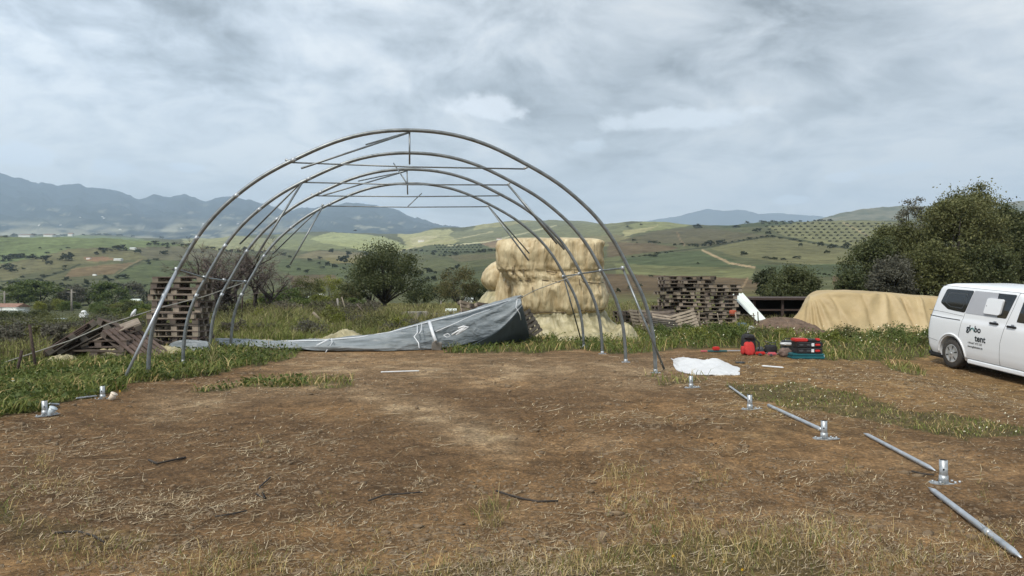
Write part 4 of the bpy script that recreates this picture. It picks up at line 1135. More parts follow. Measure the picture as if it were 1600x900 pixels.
# ------------------------------------------------------------------ van
def build_van():
    e = empty('parked_van', (11.21, 18.42, -.20))
    e.rotation_euler = Euler((0, R(3.8), -R(85.05)), 'XYZ')
    tagp(e, 'white van with dark lettering and a grey covered side window, parked nose forward', 'van')
    lev = [.24, .30, .42, .6, .8, .95, 1.08, 1.16, 1.19, 1.3, 1.5, 1.7, 1.82, 1.89, 1.935, 1.965, 1.985, 1.99]
    XR = [.12, .05, .0, -.02, -.02, 0, .02, .03, .04, .07, .12, .17, .21, .27, .36, .5, .8, 2.0]
    XF = [4.95, 5.0, 5.04, 5.04, 5.0, 4.92, 4.7, 4.45, 4.35, 4.15, 3.85, 3.55, 3.38, 3.25, 3.12, 2.95, 2.7, 2.1]
    WW = [.90, .93, .965, .985, .992, .992, .985, .975, .962, .948, .918, .885, .862, .845, .80, .72, .5, .02]
    def Wz(z): return float(np.interp(z, lev, WW))
    def Xr(z): return float(np.interp(z, lev, XR))
    # densify levels
    zl = []
    for a, b in zip(lev[:-1], lev[1:]):
        n = max(1, int((b - a) / .05))
        zl += [a + (b - a) * i / n for i in range(n)]
    zl.append(lev[-1])
    V = []; nper = None
    for z in zl:
        w_, x0, x1 = Wz(z), Xr(z), float(np.interp(z, lev, XF))
        pr = min(.20, w_ * .95, (x1 - x0) * .45); pf = min(.55, w_ * .95, (x1 - x0) * .45)
        ring = []
        def corner(cx, cy, r, a0, a1, n=8, ry=None):
            for i in range(n + 1):
                a = a0 + (a1 - a0) * i / n
                ring.append((cx + r * math.cos(a), cy + (ry or r) * math.sin(a), z))
        corner(x0 + pr, -w_ + pr, pr, math.pi, 1.5 * math.pi)
        for i in range(1, 40): ring.append((x0 + pr + (x1 - pf - x0 - pr) * i / 40, -w_, z))
        corner(x1 - pf, -w_ + pf * .8, pf, 1.5 * math.pi, 2 * math.pi, ry=pf * .8)
        corner(x1 - pf, w_ - pf * .8, pf, 0, .5 * math.pi, ry=pf * .8)
        for i in range(39, 0, -1): ring.append((x0 + pr + (x1 - pf - x0 - pr) * i / 40, w_, z))
        corner(x0 + pr, w_ - pr, pr, .5 * math.pi, math.pi)
        V += ring; nper = len(ring)
    nr = len(zl)
    Fq = [tuple(f) for f in gridf(nr, nper, True).tolist()]
    Fq += [tuple(range(nper))[::-1], tuple(range((nr - 1) * nper, nr * nper))]
    body = MB().add(V, Fq, True).build('body', M['white_paint'], e)
    # wheel openings cut with a cylinder
    cut = MB()
    for x in (.93, 4.05):
        cut.cyl((x, -1.2, .34), (x, -.62, .34), .415, 40); cut.cyl((x, .62, .34), (x, 1.2, .34), .415, 40)
    cu = cut.build('cutter', M['black_pl'], e)
    for ob_ in (body, cu):
        bm = bmesh.new(); bm.from_mesh(ob_.data); bmesh.ops.recalc_face_normals(bm, faces=bm.faces[:]); bm.to_mesh(ob_.data); bm.free()
    md = body.modifiers.new('b', 'BOOLEAN'); md.operation = 'DIFFERENCE'; md.object = cu; md.solver = 'EXACT'
    bpy.context.view_layer.update()
    dg = bpy.context.evaluated_depsgraph_get()
    me = bpy.data.meshes.new_from_object(body.evaluated_get(dg))
    body.modifiers.clear(); body.data = me
    me.polygons.foreach_set('use_smooth', [True] * len(me.polygons))
    if hasattr(me, 'set_sharp_from_angle'): me.set_sharp_from_angle(angle=R(40))
    bpy.data.objects.remove(cu)
    me.materials.clear(); me.materials.append(M['white_paint'])
    for p in me.polygons: p.material_index = 0
    def side(x, z, off=.004, s=-1): return (x, s * (Wz(z) + off), z)
    def patch(name, poly, m, off=.004, parent=e, n=12, s=-1, thick=0):
        """polygon in (x,z), cut into strips by height so that it follows the side"""
        zs = sorted(set([z for x, z in poly])); z0, z1 = zs[0], zs[-1]
        zz_ = np.linspace(z0, z1, n)
        b = MB(); vs = []
        for z in zz_:
            xi = []
            zq = min(max(z, z0 + 1e-5), z1 - 1e-5)
            for i in range(len(poly)):
                (xa, za), (xb, zb_) = poly[i], poly[(i + 1) % len(poly)]
                if (za - zq) * (zb_ - zq) <= 0 and za != zb_:
                    xi.append(xa + (xb - xa) * (zq - za) / (zb_ - za))
            a, c = min(xi), max(xi)
            vs += [side(a, z, off, s), side(c, z, off, s)]
            if thick: vs += [side(a, z, off - thick, s), side(c, z, off - thick, s)]
        k = 4 if thick else 2
        fs = []
        for i in range(n - 1):
            o_ = i * k; q = o_ + k
            fs.append((o_, o_ + 1, q + 1, q))
            if thick: fs += [(o_ + 2, o_, q, q + 2), (o_ + 1, o_ + 3, q + 3, q + 1)]
        if thick: fs += [(0, 2, 3, 1), ((n - 1) * k, (n - 1) * k + 1, (n - 1) * k + 3, (n - 1) * k + 2)]
        return b.add(vs, fs).build(name, M[m], parent)
    def rnd(poly, r=.06, n=4):
        out_ = []
        m_ = len(poly)
        for i in range(m_):
            p0, p1, p2 = (Vector(poly[(i - 1) % m_]), Vector(poly[i]), Vector(poly[(i + 1) % m_]))
            a = p1 + (p0 - p1).normalized() * r; c = p1 + (p2 - p1).normalized() * r
            for k in range(n + 1):
                t = k / n; q = a * (1 - t) ** 2 + p1 * 2 * t * (1 - t) + c * t * t
                out_.append((q.x, q.y))
        return out_
    rw = patch('rear_side_window', rnd([(.56, 1.84), (1.47, 1.855), (1.30, 1.335), (.72, 1.36), (.42, 1.50)], .05), 'glass', n=40)
    patch('window_inner_edge', rnd([(.66, 1.76), (1.30, 1.775), (1.20, 1.42), (.78, 1.43), (.58, 1.52)], .04), 'darkgrey', .0055, rw, n=30)
    patch('window_pane', rnd([(.68, 1.745), (1.28, 1.76), (1.19, 1.435), (.79, 1.445), (.60, 1.53)], .04), 'glass', .007, rw, n=30)
    sw = patch('sliding_door_window', rnd([(1.485, 1.855), (2.74, 1.855), (2.56, 1.335), (1.315, 1.335)], .03), 'glass', n=40)
    patch('grey_cover', rnd([(1.49, 1.853), (2.22, 1.853), (2.22, 1.60), (2.32, 1.337), (1.32, 1.337)], .01), 'greypanel', .0075, sw, n=40)
    patch('white_hatch', rnd([(1.97, 1.735), (2.44, 1.735), (2.40, 1.39), (1.92, 1.39)], .05), 'white_paint', .045, sw, n=30, thick=.04)
    hl = MB().cyl(side(1.985, 1.56, .046), side(1.985, 1.56, .05), .010, 8).build('hatch_lock', M['hole'], sw)
    patch('front_door_window', rnd([(2.97, 1.84), (3.45, 1.80), (4.05, 1.30), (4.05, 1.27), (2.86, 1.30)], .03), 'glass', n=40)
    # windscreen
    V = []; n = 16
    for zc in np.linspace(1.22, 1.86, 10):
        xf = float(np.interp(zc, lev, XF)); w_ = Wz(zc)
        for i in range(n + 1):
            q = -1 + 2 * i / n
            pf = min(.55, w_ * .95)
            V.append((xf - pf + pf * math.sqrt(max(0, 1 - (abs(q) ** 2.6) * .92)) + .01, q * (w_ - .05), zc))
    MB().add(V, [tuple(f) for f in gridf(10, n + 1).tolist()], True).build('windscreen', M['glass'], e)
    # rear window and lamps
    V = []
    for zc in np.linspace(1.25, 1.80, 6):
        for q in (-.68, -.3, .3, .68):
            V.append((Xr(zc) - .004, q, zc))
    MB().add(V, [tuple(f) for f in gridf(6, 4).tolist()]).build('rear_window', M['glass'], e)
    for s in (-1, 1):
        tl = MB()
        V = []
        for zc in np.linspace(.85, 1.42, 12):
            w_ = Wz(zc); x0 = Xr(zc)
            for i in range(7):
                a = math.pi + (.10 + .22 * i / 6) * math.pi * 1.0
                pr = .20
                V.append((x0 + pr + (pr + .004) * math.cos(a), s * (w_ - pr - (pr + .004) * math.sin(a)), zc))
        tl.add(V, [tuple(f) for f in gridf(12, 7).tolist()], True)
        tl.build('tail_lamp', M['red'], e)
    for s in (-1, 1):
        MB().rbox((4.55, s * .72 - .16, .72), (4.90, s * .72 + .12, .86), .03).build('headlight', M['glass'], e)
        MB().rbox((3.7, s * 1.02 - .04, 1.18), (3.85, s * 1.16 + .04 * s, 1.42), .04).build('mirror', M['white_paint'], e)
    # panel gaps
    def gap(pts, r=.0045, m='seam', name='door_gap', s=-1, off=.0):
        q = []
        for (xa, za), (xb, zb_) in zip(pts[:-1], pts[1:]):
            n_ = max(2, int(abs(zb_ - za) / .04) + 2)
            for i in range(n_): q.append(side(xa + (xb - xa) * i / n_, za + (zb_ - za) * i / n_, off, s))
        q.append(side(*pts[-1], off, s))
        return MB().tube(q, r, 4).build(name, M[m], e)
    gap([(1.31, 1.33), (1.25, 1.1), (1.19, .8), (1.17, .6), (1.24, .42), (1.30, .31)])
    gap([(2.80, 1.90), (2.72, 1.6), (2.60, 1.25), (2.48, .8), (2.45, .31)])
    gap([(2.86, 1.3), (4.05, 1.27), (4.12, 1.1), (4.0, .9)])
    gap([(3.62, .8), (3.62, .31)])
    gap([(.3, 1.905), (1.4, 1.905), (3.0, 1.905)], .005)
    gap([(1.30, .31), (3.62, .31)], .006)
    gap([(.14, 1.17), (.6, 1.155), (1.2, 1.155)], .010, 'black_pl', 'door_rail')
    gap([(.04, 1.30), (.6, 1.285), (1.26, 1.255)], .004)
    gap([(.03, .62), (.25, .60), (.45, .58)], .004)
    # arch lip
    for x in (.93, 4.05):
        pts = []
        for i in range(30):
            a = R(-5) + R(190) * i / 29
            xx = x + .46 * math.cos(a); zz_ = .34 + .46 * math.sin(a)
            pts.append(side(xx, max(zz_, .26), .002))
        MB().tube(pts, .022, 6, ).build('arch_lip', M['white_paint'], e)
    # handles
    for x, z in ((2.12, 1.20), (2.63, 1.185)):
        h = MB(); h.rbox((x, -(Wz(z) + .045), z - .022), (x + .27, -(Wz(z) - .01), z + .022), .018)
        ho_ = h.build('door_handle', M['black_pl'], e)
        MB().rbox((x + .10, -(Wz(z) + .012), z + .03), (x + .20, -(Wz(z) - .01), z + .055), .01).build('handle_cup', M['greypanel'], ho_)
    # sills, bumper foot
    MB().rbox((1.45, -.955, .20), (3.55, -.90, .30), .02).build('sill', M['white_paint'], e)
    MB().rbox((1.45, .90, .20), (3.55, .955, .30), .02).build('sill', M['white_paint'], e)
    MB().rbox((.02, -.93, .16), (.55, .93, .33), .05).build('bumper_skirt', M['black_pl'], e)
    MB().rbox((.6, -.80, .22), (4.6, .80, .36), .03).build('underbody', M['black_pl'], e)
    # wheels
    for x, s in ((.93, -1), (.93, 1), (4.05, -1), (4.05, 1)):
        yo = s * .965; yi = s * .72
        wl = MB()
        prof = [(.21, yo - s * .01), (.315, yo), (.338, yo - s * .03), (.343, yo - s * .10), (.338, yi + s * .02), (.31, yi), (.21, yi)]
        Vw = []; n = 44
        for r_, y in prof:
            for k in range(n):
                a = 2 * math.pi * k / n
                Vw.append((x + r_ * math.cos(a), y, .34 + r_ * math.sin(a)))
        wl.add(Vw, [tuple(f) for f in gridf(len(prof), n, True).tolist()], True)
        wh = wl.build('wheel', M['tyre'], e)
        rm = MB(); Vw = []
        pr2 = [(.215, yo - s * .02), (.208, yo - s * .005), (.19, yo - s * .018), (.10, yo - s * .008), (.05, yo - s * .002), (.001, yo + s * .002)]
        for r_, y in pr2:
            for k in range(n):
                a = 2 * math.pi * k / n
                Vw.append((x + r_ * math.cos(a), y, .34 + r_ * math.sin(a)))
        rm.add(Vw, [tuple(f) for f in gridf(len(pr2), n, True).tolist()], True)
        rm.build('rim', M['rim'], wh)
        for k in range(6):
            a = R(18) + 2 * math.pi * k / 6
            ca, sa = math.cos(a), math.sin(a)
            yy = yo + s * .002
            def P_(r_, t): return (x + r_ * ca - t * sa, yy - s * .012 * (r_ > .12), .34 + r_ * sa + t * ca)
            MB().add([P_(.09, -.006), P_(.185, -.02), P_(.190, .012), P_(.095, .008)], [(0, 1, 2, 3)]).build('rim_slot', M['hole'], wh)
        MB().cyl((x, yo, .34), (x, yo + s * .008, .34), .028, 16).build('hub_cap', M['rim'], wh)
    # lettering
    def text(s_, x, z, size, m, off=.0, sp=1.0, shear=0., name='lettering'):
        cu_ = bpy.data.curves.new('t', 'FONT'); cu_.body = s_; cu_.size = size; cu_.offset = off; cu_.space_character = sp; cu_.shear = shear; cu_.resolution_u = 4
        to = bpy.data.objects.new('t', cu_); C.objects.link(to)
        bpy.context.view_layer.update()
        dg_ = bpy.context.evaluated_depsgraph_get()
        me_ = bpy.data.meshes.new_from_object(to.evaluated_get(dg_))
        xs_ = [v.co.x for v in me_.vertices]; x0 = min(xs_); wd = max(xs_) - x0
        for v in me_.vertices:
            zz_ = z + v.co.y
            v.co = Vector(side(x + v.co.x - x0, zz_, .006))
        me_.materials.clear(); me_.materials.append(M[m])
        o_ = bpy.data.objects.new(name, me_); C.objects.link(o_); o_.parent = e
        bpy.data.objects.remove(to)
        return wd
    w1 = text('gl', 1.44, .945, .195, 'ink', .0055)
    xa = 1.44 + w1 + .015
    pts = [side(xa + .055 - .055 * math.cos(a), .955 + .07 * math.sin(a) ** .8 + .0, .007) for a in np.linspace(0.05, math.pi - .05, 14)]
    MB().tube(pts, .010, 6).build('lettering_arch', M['teal_ink'], e)
    text('bo', xa + .122, .945, .195, 'ink', .0055)
    text('tent', 1.72, .745, .20, 'ink', .0055)
    text('+34 667 472 532', 1.50, .665, .066, 'ink2', .0006, 1.0, .2)
    text('www.globotent.es', 1.50, .585, .066, 'ink2', .0012, .98, .1)
    return e
build_van()

# ------------------------------------------------------------------ tools on the ground
def at_ground(px, row):
    return G(px, row)
p = at_ground(1170, 555)
bp_ = empty('backpack', p, .1); tagp(bp_, 'red and black backpack standing upright on the soil', 'backpack')
def blob(name, m, parent, c, a, p=2.6, seed=0, amp=.06, tilt=0.):
    n1, n2 = 26, 20; V = []
    for i in range(n2 + 1):
        ph = -math.pi / 2 + math.pi * i / n2
        for j in range(n1):
            th = 2 * math.pi * j / n1
            d = Vector((math.cos(ph) * math.cos(th), math.cos(ph) * math.sin(th), math.sin(ph)))
            k = (abs(d.x) ** p + abs(d.y) ** p + abs(d.z) ** p) ** (-1 / p)
            k *= 1 + amp * float(fbm(d.x * 3 + seed, d.y * 3 + d.z * 4, 3, 500 + seed))
            q = Vector((d.x * a[0] * k, d.y * a[1] * k, d.z * a[2] * k))
            q.y += tilt * q.z
            V.append(q + Vector(c))
    return MB().add(V, [tuple(f) for f in gridf(n2 + 1, n1, True).tolist()], True).build(name, M[m], parent)
blob('back_body', 'blackcloth', bp_, (.02, .07, .25), (.165, .11, .255), 3.6, 1, .10, .10)
blob('top_lid', 'blackcloth', bp_, (.02, .05, .44), (.14, .12, .06), 3.0, 21, .12, .1)
blob('front_pocket', 'redcloth', bp_, (-.01, -.06, .165), (.125, .065, .16), 3.4, 2, .10, .25)
blob('side_pocket', 'redcloth', bp_, (-.155, -.01, .12), (.04, .075, .10), 3.2, 3)
MB().tube([(-.06, .12, .47), (-.03, .12, .53), (.04, .12, .53), (.07, .12, .47)], .012, 6).build('carry_loop', M['blackcloth'], bp_)
MB().tube([(.17, .05, .40), (.25, .0, .3), (.26, -.02, .16), (.2, .0, .05)], .018, 6).build('shoulder_strap', M['blackcloth'], bp_)
# drill cases
q = at_ground(1259, 560); tc_ = empty('teal_tool_case', q, -.04); tagp(tc_, 'long flat teal tool case lying on the soil under the black boxes', 'tool case')
MB().rbox((-.37, -.20, 0), (.37, .20, .065), .02).build('case_base', M['teal'], tc_)
MB().rbox((-.365, -.195, .068), (.365, .195, .125), .02).build('case_lid', M['teal'], tc_)
MB().rbox((.375, -.1, .03), (.40, .1, .10), .01).build('latch', M['white_tape'], tc_)
for i, (dz, lab) in enumerate(((.127, 'lower black toolbox with red latches standing on the teal case'), (.262, 'upper black toolbox with red latches stacked on the lower one'))):
    tb = empty('black_toolbox', q + Vector((.03, 0, dz)), -.04 + .02 * i); tagp(tb, lab, 'toolbox', 'black toolboxes on the teal case')
    MB().rbox((-.29, -.19, 0), (.29, .19, .128), .015).build('box_body', M['black_pl'], tb)
    for x in (-.2, -.03): MB().rbox((x - .045, -.202, .04), (x + .045, -.188, .085), .004).build('window_slot', M['darkgrey'], tb)
    MB().rbox((.03, -.205, .03), (.09, -.188, .1), .004).build('label_plate', M['white_tape'], tb)
    MB().rbox((.11, -.225, .04), (.22, -.188, .09), .012).build('latch', M['red'], tb)
    MB().rbox((-.26, -.2, .105), (.26, -.189, .118), .004).build('lid_edge', M['darkgrey'], tb)
rc = empty('red_case', q + Vector((-.02, 0, .392)), -.02); tagp(rc, 'red topped case lying on the stacked black toolboxes', 'case')
MB().rbox((-.28, -.16, 0), (.02, .14, .075), .02).build('red_lid', M['red'], rc)
MB().rbox((.03, -.16, 0), (.31, .14, .055), .015).build('black_lid', M['black_pl'], rc)
MB().rbox((.2, -.165, .015), (.29, -.05, .08), .015).build('red_handle', M['red'], rc)
q = at_ground(1232, 552); g_ = empty('grey_tool_case', q, .1); tagp(g_, 'dark grey case with a silver tool on it, left of the black toolboxes', 'tool case')
MB().rbox((-.15, -.1, 0), (.15, .14, .32), .03).build('case_body', M['darkgrey'], g_); MB().rbox((-.12, -.14, .20), (.14, -.1, .26), .015).build('silver_tool', M['zinc'], g_)
MB().tube([(-.1, 0, .32), (-.08, 0, .37), (.08, 0, .37), (.1, 0, .32)], .012, 6).build('handle', M['black_pl'], g_)
def small(name, px, row, fn, label, cat, rz=0, group=None):
    e_ = empty(name, at_ground(px, row), rz); fn(e_); return tagp(e_, label, cat, group)
small('canvas_bag', 1227, 558, lambda e_: (blob('bag_body', 'brownbag', e_, (0, 0, .1), (.15, .11, .11), 2.3, 7, .25), blob('bag_flap', 'blackcloth', e_, (.05, .05, .16), (.10, .08, .06), 2.3, 8, .3)), 'slumped brown canvas bag in front of the teal case', 'bag')
small('white_cloth', 1230, 553, lambda e_: blob('folded_cloth', 'white_bag', e_, (0, .05, .24), (.16, .07, .035), 2.2, 9, .5), 'white cloth draped between the brown bag and the grey case', 'cloth')
small('tool_bag', 1204, 552, lambda e_: (blob('bag_body', 'blackcloth', e_, (0, 0, .10), (.14, .10, .11), 4.0, 11, .2), MB().tube([(-.1, 0, .22), (-.14, 0, .30), (.02, 0, .25), (.12, 0, .27), (.13, 0, .2)], .014, 6).build('bag_rim', M['darkgrey'], e_)), 'open black tool bag behind the red power tools', 'tool bag')
small('grey_pouch', 1188, 552, lambda e_: blob('pouch_body', 'darkgrey', e_, (0, 0, .07), (.10, .08, .09), 2.2, 13, .25), 'small grey pouch between the backpack and the tool bag', 'pouch')
def ptool(m, L=.2):
    def f(e_):
        MB().rbox((-L, -.05, .02), (L * .6, .05, .10), .03).build('tool_body', M[m], e_)
        MB().cyl((L * .6, 0, .06), (L * .95, 0, .06), .022, 10).build('chuck', M['darkgrey'], e_)
        MB().rbox((-L * .7, -.14, .01), (-L * .25, -.04, .07), .02).build('grip', M['darkgrey'], e_)
    return f
small('power_tool', 1190, 556, ptool('red', .16), 'red power tool lying right beside the backpack', 'power tool', .1, 'power tools on the soil')
M['pink'] = mat('faded_red_plastic', (.55, .12, .14), .5)
small('power_tool', 1208, 557, ptool('pink', .14), 'faded red power tool lying in front of the black tool bag', 'power tool', -.1, 'power tools on the soil')
def saw(e_):
    MB().rbox((-.35, -.05, .02), (.15, .05, .06), .015).build('saw_body', M['teal'], e_)
    MB().rbox((-.22, -.06, .06), (-.05, .06, .15), .02).build('motor', M['red'], e_)
    MB().rbox((.15, -.03, .03), (.55, .03, .06), .01).build('blade_cover', M['greypanel'], e_)
    MB().rbox((-.52, -.03, .02), (-.36, .03, .06), .01).build('rear_grip', M['pink'], e_)
small('hedge_tool', 1127, 551, saw, 'long green and grey garden tool with red motor lying left of the backpack', 'garden tool', .05)
small('glove', 1157, 568, lambda e_: blob('glove_palm', 'darkgrey', e_, (0, 0, .02), (.1, .05, .02), 2.2, 15, .5), 'small dark glove lying beside the right end of the white sack', 'glove')

# ------------------------------------------------------------------ foliage builders
def leaf_quads(cen, size, asp=.5, flat=0.):
    n = len(cen)
    a = rng.normal(size=(n, 3)); a[:, 2] *= 1 - flat * .5; a /= np.linalg.norm(a, axis=1, keepdims=True)
    b = rng.normal(size=(n, 3)); b -= a * (a * b).sum(1, keepdims=True); b /= np.linalg.norm(b, axis=1, keepdims=True)
    s = (size * rng.uniform(.6, 1.35, n))[:, None]
    a = a * s * .5; b = b * s * .5 * asp
    V = np.stack([cen - a, cen + b, cen + a, cen - b], 1).reshape(-1, 3)
    return V, np.arange(4 * n).reshape(-1, 4)
def crown_points(n, wx, wy, hz, z0, nclump, clr, seed, hollow=.35, droop=0., lump=.25):
    r_ = np.random.default_rng(seed)
    # clump centres inside a lumpy ellipsoid
    d = r_.normal(size=(nclump, 3)); d /= np.linalg.norm(d, axis=1, keepdims=True)
    d[:, 2] = np.where(d[:, 2] < -.55, -d[:, 2], d[:, 2])
    rad = (hollow + (1 - hollow) * r_.random(nclump) ** .5)
    lumpy = 1 + lump * 2 * fbm(d[:, 0] * 2.2 + seed, d[:, 1] * 2.2 + d[:, 2] * 2.6, 3, seed)
    c = d * (rad * lumpy)[:, None] * np.array([wx, wy, hz]) * .5
    c[:, 2] += z0 + hz * .5
    k = r_.integers(0, nclump, n)
    sc_ = r_.uniform(.55, 1.25, nclump)
    off = r_.normal(size=(n, 3)) * (clr * sc_[k])[:, None] * np.array([1, 1, .75]) * .55
    P_ = c[k] + off
    P_[:, 2] -= droop * np.abs(off[:, 0]) 
    return P_, c
def branches(mb, base, c, r0, seed, n=14, trunk_h=.4, split=1):
    r_ = random.Random(seed)
    top_ = Vector((r_.uniform(-.2, .2), r_.uniform(-.2, .2), trunk_h)) + base
    for s_i in range(split):
        o_ = Vector(((s_i - (split - 1) / 2) * r0 * 2.5, 0, 0))
        mb.tube([base + o_ - Vector((0, 0, .3)), base.lerp(top_, .5) + o_ * 1.5 + Vector((r_.uniform(-.1, .1), 0, 0)), top_ + o_ * 2], [r0 * 1.2, r0 * .9, r0 * .7], 8)
    for i in range(n):
        e_ = Vector(c[r_.randrange(len(c))])
        m1 = top_.lerp(e_, .45) + Vector((r_.uniform(-.2, .2), r_.uniform(-.2, .2), .15)) * trunk_h * .5
        mb.tube([top_ - Vector((0, 0, .1)), m1, e_], [r0 * .5, r0 * .3, r0 * .08], 6)
LEAF = {
 'olive': [(0.072, 0.08, 0.027), (0.12, 0.128, 0.042), (0.176, 0.176, 0.066), (0.096, 0.104, 0.036)],
 'dark': [(0.045, 0.06, 0.021), (0.075, 0.09, 0.032), (0.12, 0.13, 0.053), (0.06, 0.075, 0.028)],
 'green': [(0.059, 0.09, 0.02), (0.099, 0.135, 0.031), (0.144, 0.18, 0.048)],
 'yellow': [(0.14, 0.17, 0.03), (0.2, 0.22, 0.041), (0.27, 0.27, 0.068)],
 'grey': [(0.09, 0.088, 0.064), (0.13, 0.127, 0.093), (0.17, 0.162, 0.119)],
 'mauve': [(0.085, 0.073, 0.055), (0.13, 0.113, 0.085), (0.17, 0.152, 0.102), (0.09, 0.093, 0.047)],
 'brown': [(0.1, 0.09, 0.038), (0.15, 0.13, 0.053), (0.11, 0.115, 0.041)],
 'hill': [(0.03, 0.042, 0.019), (0.048, 0.06, 0.027), (0.07, 0.08, 0.038)],
 'light': [(0.086, 0.097, 0.032), (0.151, 0.155, 0.057), (0.216, 0.212, 0.086)],
}
for k, v in LEAF.items():
    M['leaf_' + k] = mat('foliage_' + k, v[1], .6, 0, island=v, transl=.25, objr=.12, scale=.8, spec=.3)
def tree(name, base, h, wd, kind, label, cat='tree', seed=0, nleaf=9000, leaf=.14, ncl=70, clr=None, trunk=.25, split=1, group=None, z0=None, parent=None, hollow=.35, r0=None, lump=.25, nbr=14):
    e_ = empty(name, base)
    z0 = h * trunk if z0 is None else z0
    P_, c = crown_points(nleaf, wd * .86, wd * .8, h - z0, z0, ncl, clr or wd * .115, seed, hollow, lump=lump)
    V, Fq = leaf_quads(P_, leaf)
    mesh_np('crown', V, Fq, M['leaf_' + kind], e_, k=4)
    mb = MB(); branches(mb, Vector((0, 0, 0)), c, r0 or h * .028, seed, n=nbr, trunk_h=max(h * trunk, .2) * 1.0, split=split)
    mb.build('trunk', M['bark'], e_)
    return tagp(e_, label, cat, group)
def drop(e, loc, s=1., rz=0, sz=None, label=None, group=None, use=False):
    c = e if use else copy_tree(e)
    c.location = loc; c.rotation_euler = (0, 0, rz); c.scale = (s, s, sz or s)
    if label: c['label'] = label
    if group: c['group'] = group
    return c

# large trees to the right behind the van
def base_at(px, Z):
    x = (px - CX) / F * Z
    return Vector((x, Z, gz(x, Z)))
def hgt(row, base):
    return EYE - (row - HY) / F * base.y - base.z
def rt(px, Z, toprow, wpx, kind, label, seed, nleaf=16000, ncl=110, leaf=.15, trunk=.12, **k):
    b = base_at(px, Z)
    return tree('broadleaf_tree', b, hgt(toprow, b), wpx / F * Z, kind, label, seed=seed, nleaf=nleaf, ncl=ncl, leaf=leaf, trunk=trunk, **k)
rt(1362, 46, 372, 100, 'dark', 'rounded dark green tree at the left end of the grove behind the tarpaulin pile', 1, 12000)
rt(1405, 48, 356, 115, 'olive', 'mid height leafy tree between the rounded dark one and the tallest tree', 2, 30000, 160, hollow=.45)
rt(1425, 54, 316, 70, 'grey', 'thin greyish tree with bare top twigs just left of the tallest tree', 3, 5000, 60)
rt(1492, 46, 304, 140, 'light', 'tallest tree with pale leaf tips rising right above the van', 4, 52000, 240, .15, .06, lump=.38, hollow=.4)
rt(1572, 49, 322, 110, 'dark', 'dark tree right of the tallest one above the van front', 5, 34000, 170, hollow=.45)
rt(1450, 44, 392, 120, 'olive', 'low dark tree behind the rear of the van', 6, 24000, 140, hollow=.45)
rt(1600, 46, 350, 120, 'dark', 'dark bushy tree cut by the right edge of the picture', 7, 16000)
rt(1540, 44, 385, 130, 'dark', 'low green tree behind the van roof', 8, 12000)
rt(1660, 52, 328, 130, 'olive', 'tree mostly beyond the right edge of the picture', 10, 10000)
rt(1395, 43, 400, 90, 'grey', 'low silvery bush in front of the grove, right of the rounded dark tree', 9, 8000)
rt(1330, 42, 425, 50, 'dark', 'small dark bush at the left foot of the grove', 19, 5000)
b = base_at(1242, 44); tree('round_bush', b, hgt(420, b), 98 / F * 44, 'dark', 'wide dark green bush behind the open shed', 'bush', 12, 14000, .13, 90, trunk=.05, lump=.12)
b = base_at(1215, 43); tree('round_bush', b, hgt(440, b), 60 / F * 43, 'dark', 'lower dark bush left of the wide one, above the ribbed sheet', 'bush', 13, 5000, .13, 40, trunk=.05)
b = base_at(1195, 58); tree('round_bush', b, hgt(418, b), 44 / F * 58, 'hill', 'small rounded tree above and left of the wide green bush', 'bush', 14, 3500, .18, 30, trunk=.1)
# dark tree in the centre
b = base_at(603, 56); e_ = tree('broadleaf_tree', b, hgt(388, b), 138 / F * 56, 'dark', 'dark spreading tree with visible trunk between the arches and the bales', seed=21, nleaf=20000, leaf=.15, ncl=90, trunk=.14, r0=.2, z0=.2, hollow=.3, nbr=26, lump=.22)
b = base_at(575, 58); tree('broadleaf_tree', b, hgt(425, b), 50 / F * 58, 'dark', 'lower dark tree leaning out left of the dark spreading tree', seed=22, nleaf=4500, leaf=.17, ncl=36, trunk=.15)
for i, (px, Z, top_, wpx, kind, lab) in enumerate((
    (715, 75, 422, 70, 'brown', 'thin brownish tree between the dark tree and the bale stack'),
    (742, 78, 440, 50, 'dark', 'small dark tree touching the left side of the bale stack'),
    (690, 90, 445, 60, 'dark', 'low dark tree beside the brownish one'),
    (655, 80, 452, 50, 'dark', 'small dark tree right of the dark spreading tree'),
    (482, 95, 432, 52, 'olive', 'olive green tree behind the weeds in the middle of the arches'),
    (515, 100, 434, 54, 'yellow', 'yellowish green tree left of the dark spreading tree'),
    (548, 90, 442, 46, 'brown', 'brownish tree tucked against the dark spreading tree'),
    (452, 90, 450, 50, 'green', 'bright green low tree right of the bare tree'),
    (425, 80, 460, 50, 'green', 'small fresh green bush at the foot of the bare tree'),
    (500, 70, 463, 46, 'yellow', 'low yellow green bush in front of the small white house'),
    (470, 66, 468, 60, 'green', 'bright green bush in front of the white house'),
    (530, 66, 470, 40, 'olive', 'low olive green bush behind the leaning stakes'))):
    b = base_at(px, Z)
    tree('broadleaf_tree', b, max(1.2, hgt(top_, b)), wpx / F * Z, kind, lab, seed=40 + i, nleaf=5200, leaf=.17, ncl=50, trunk=.03, hollow=.45, lump=.18)

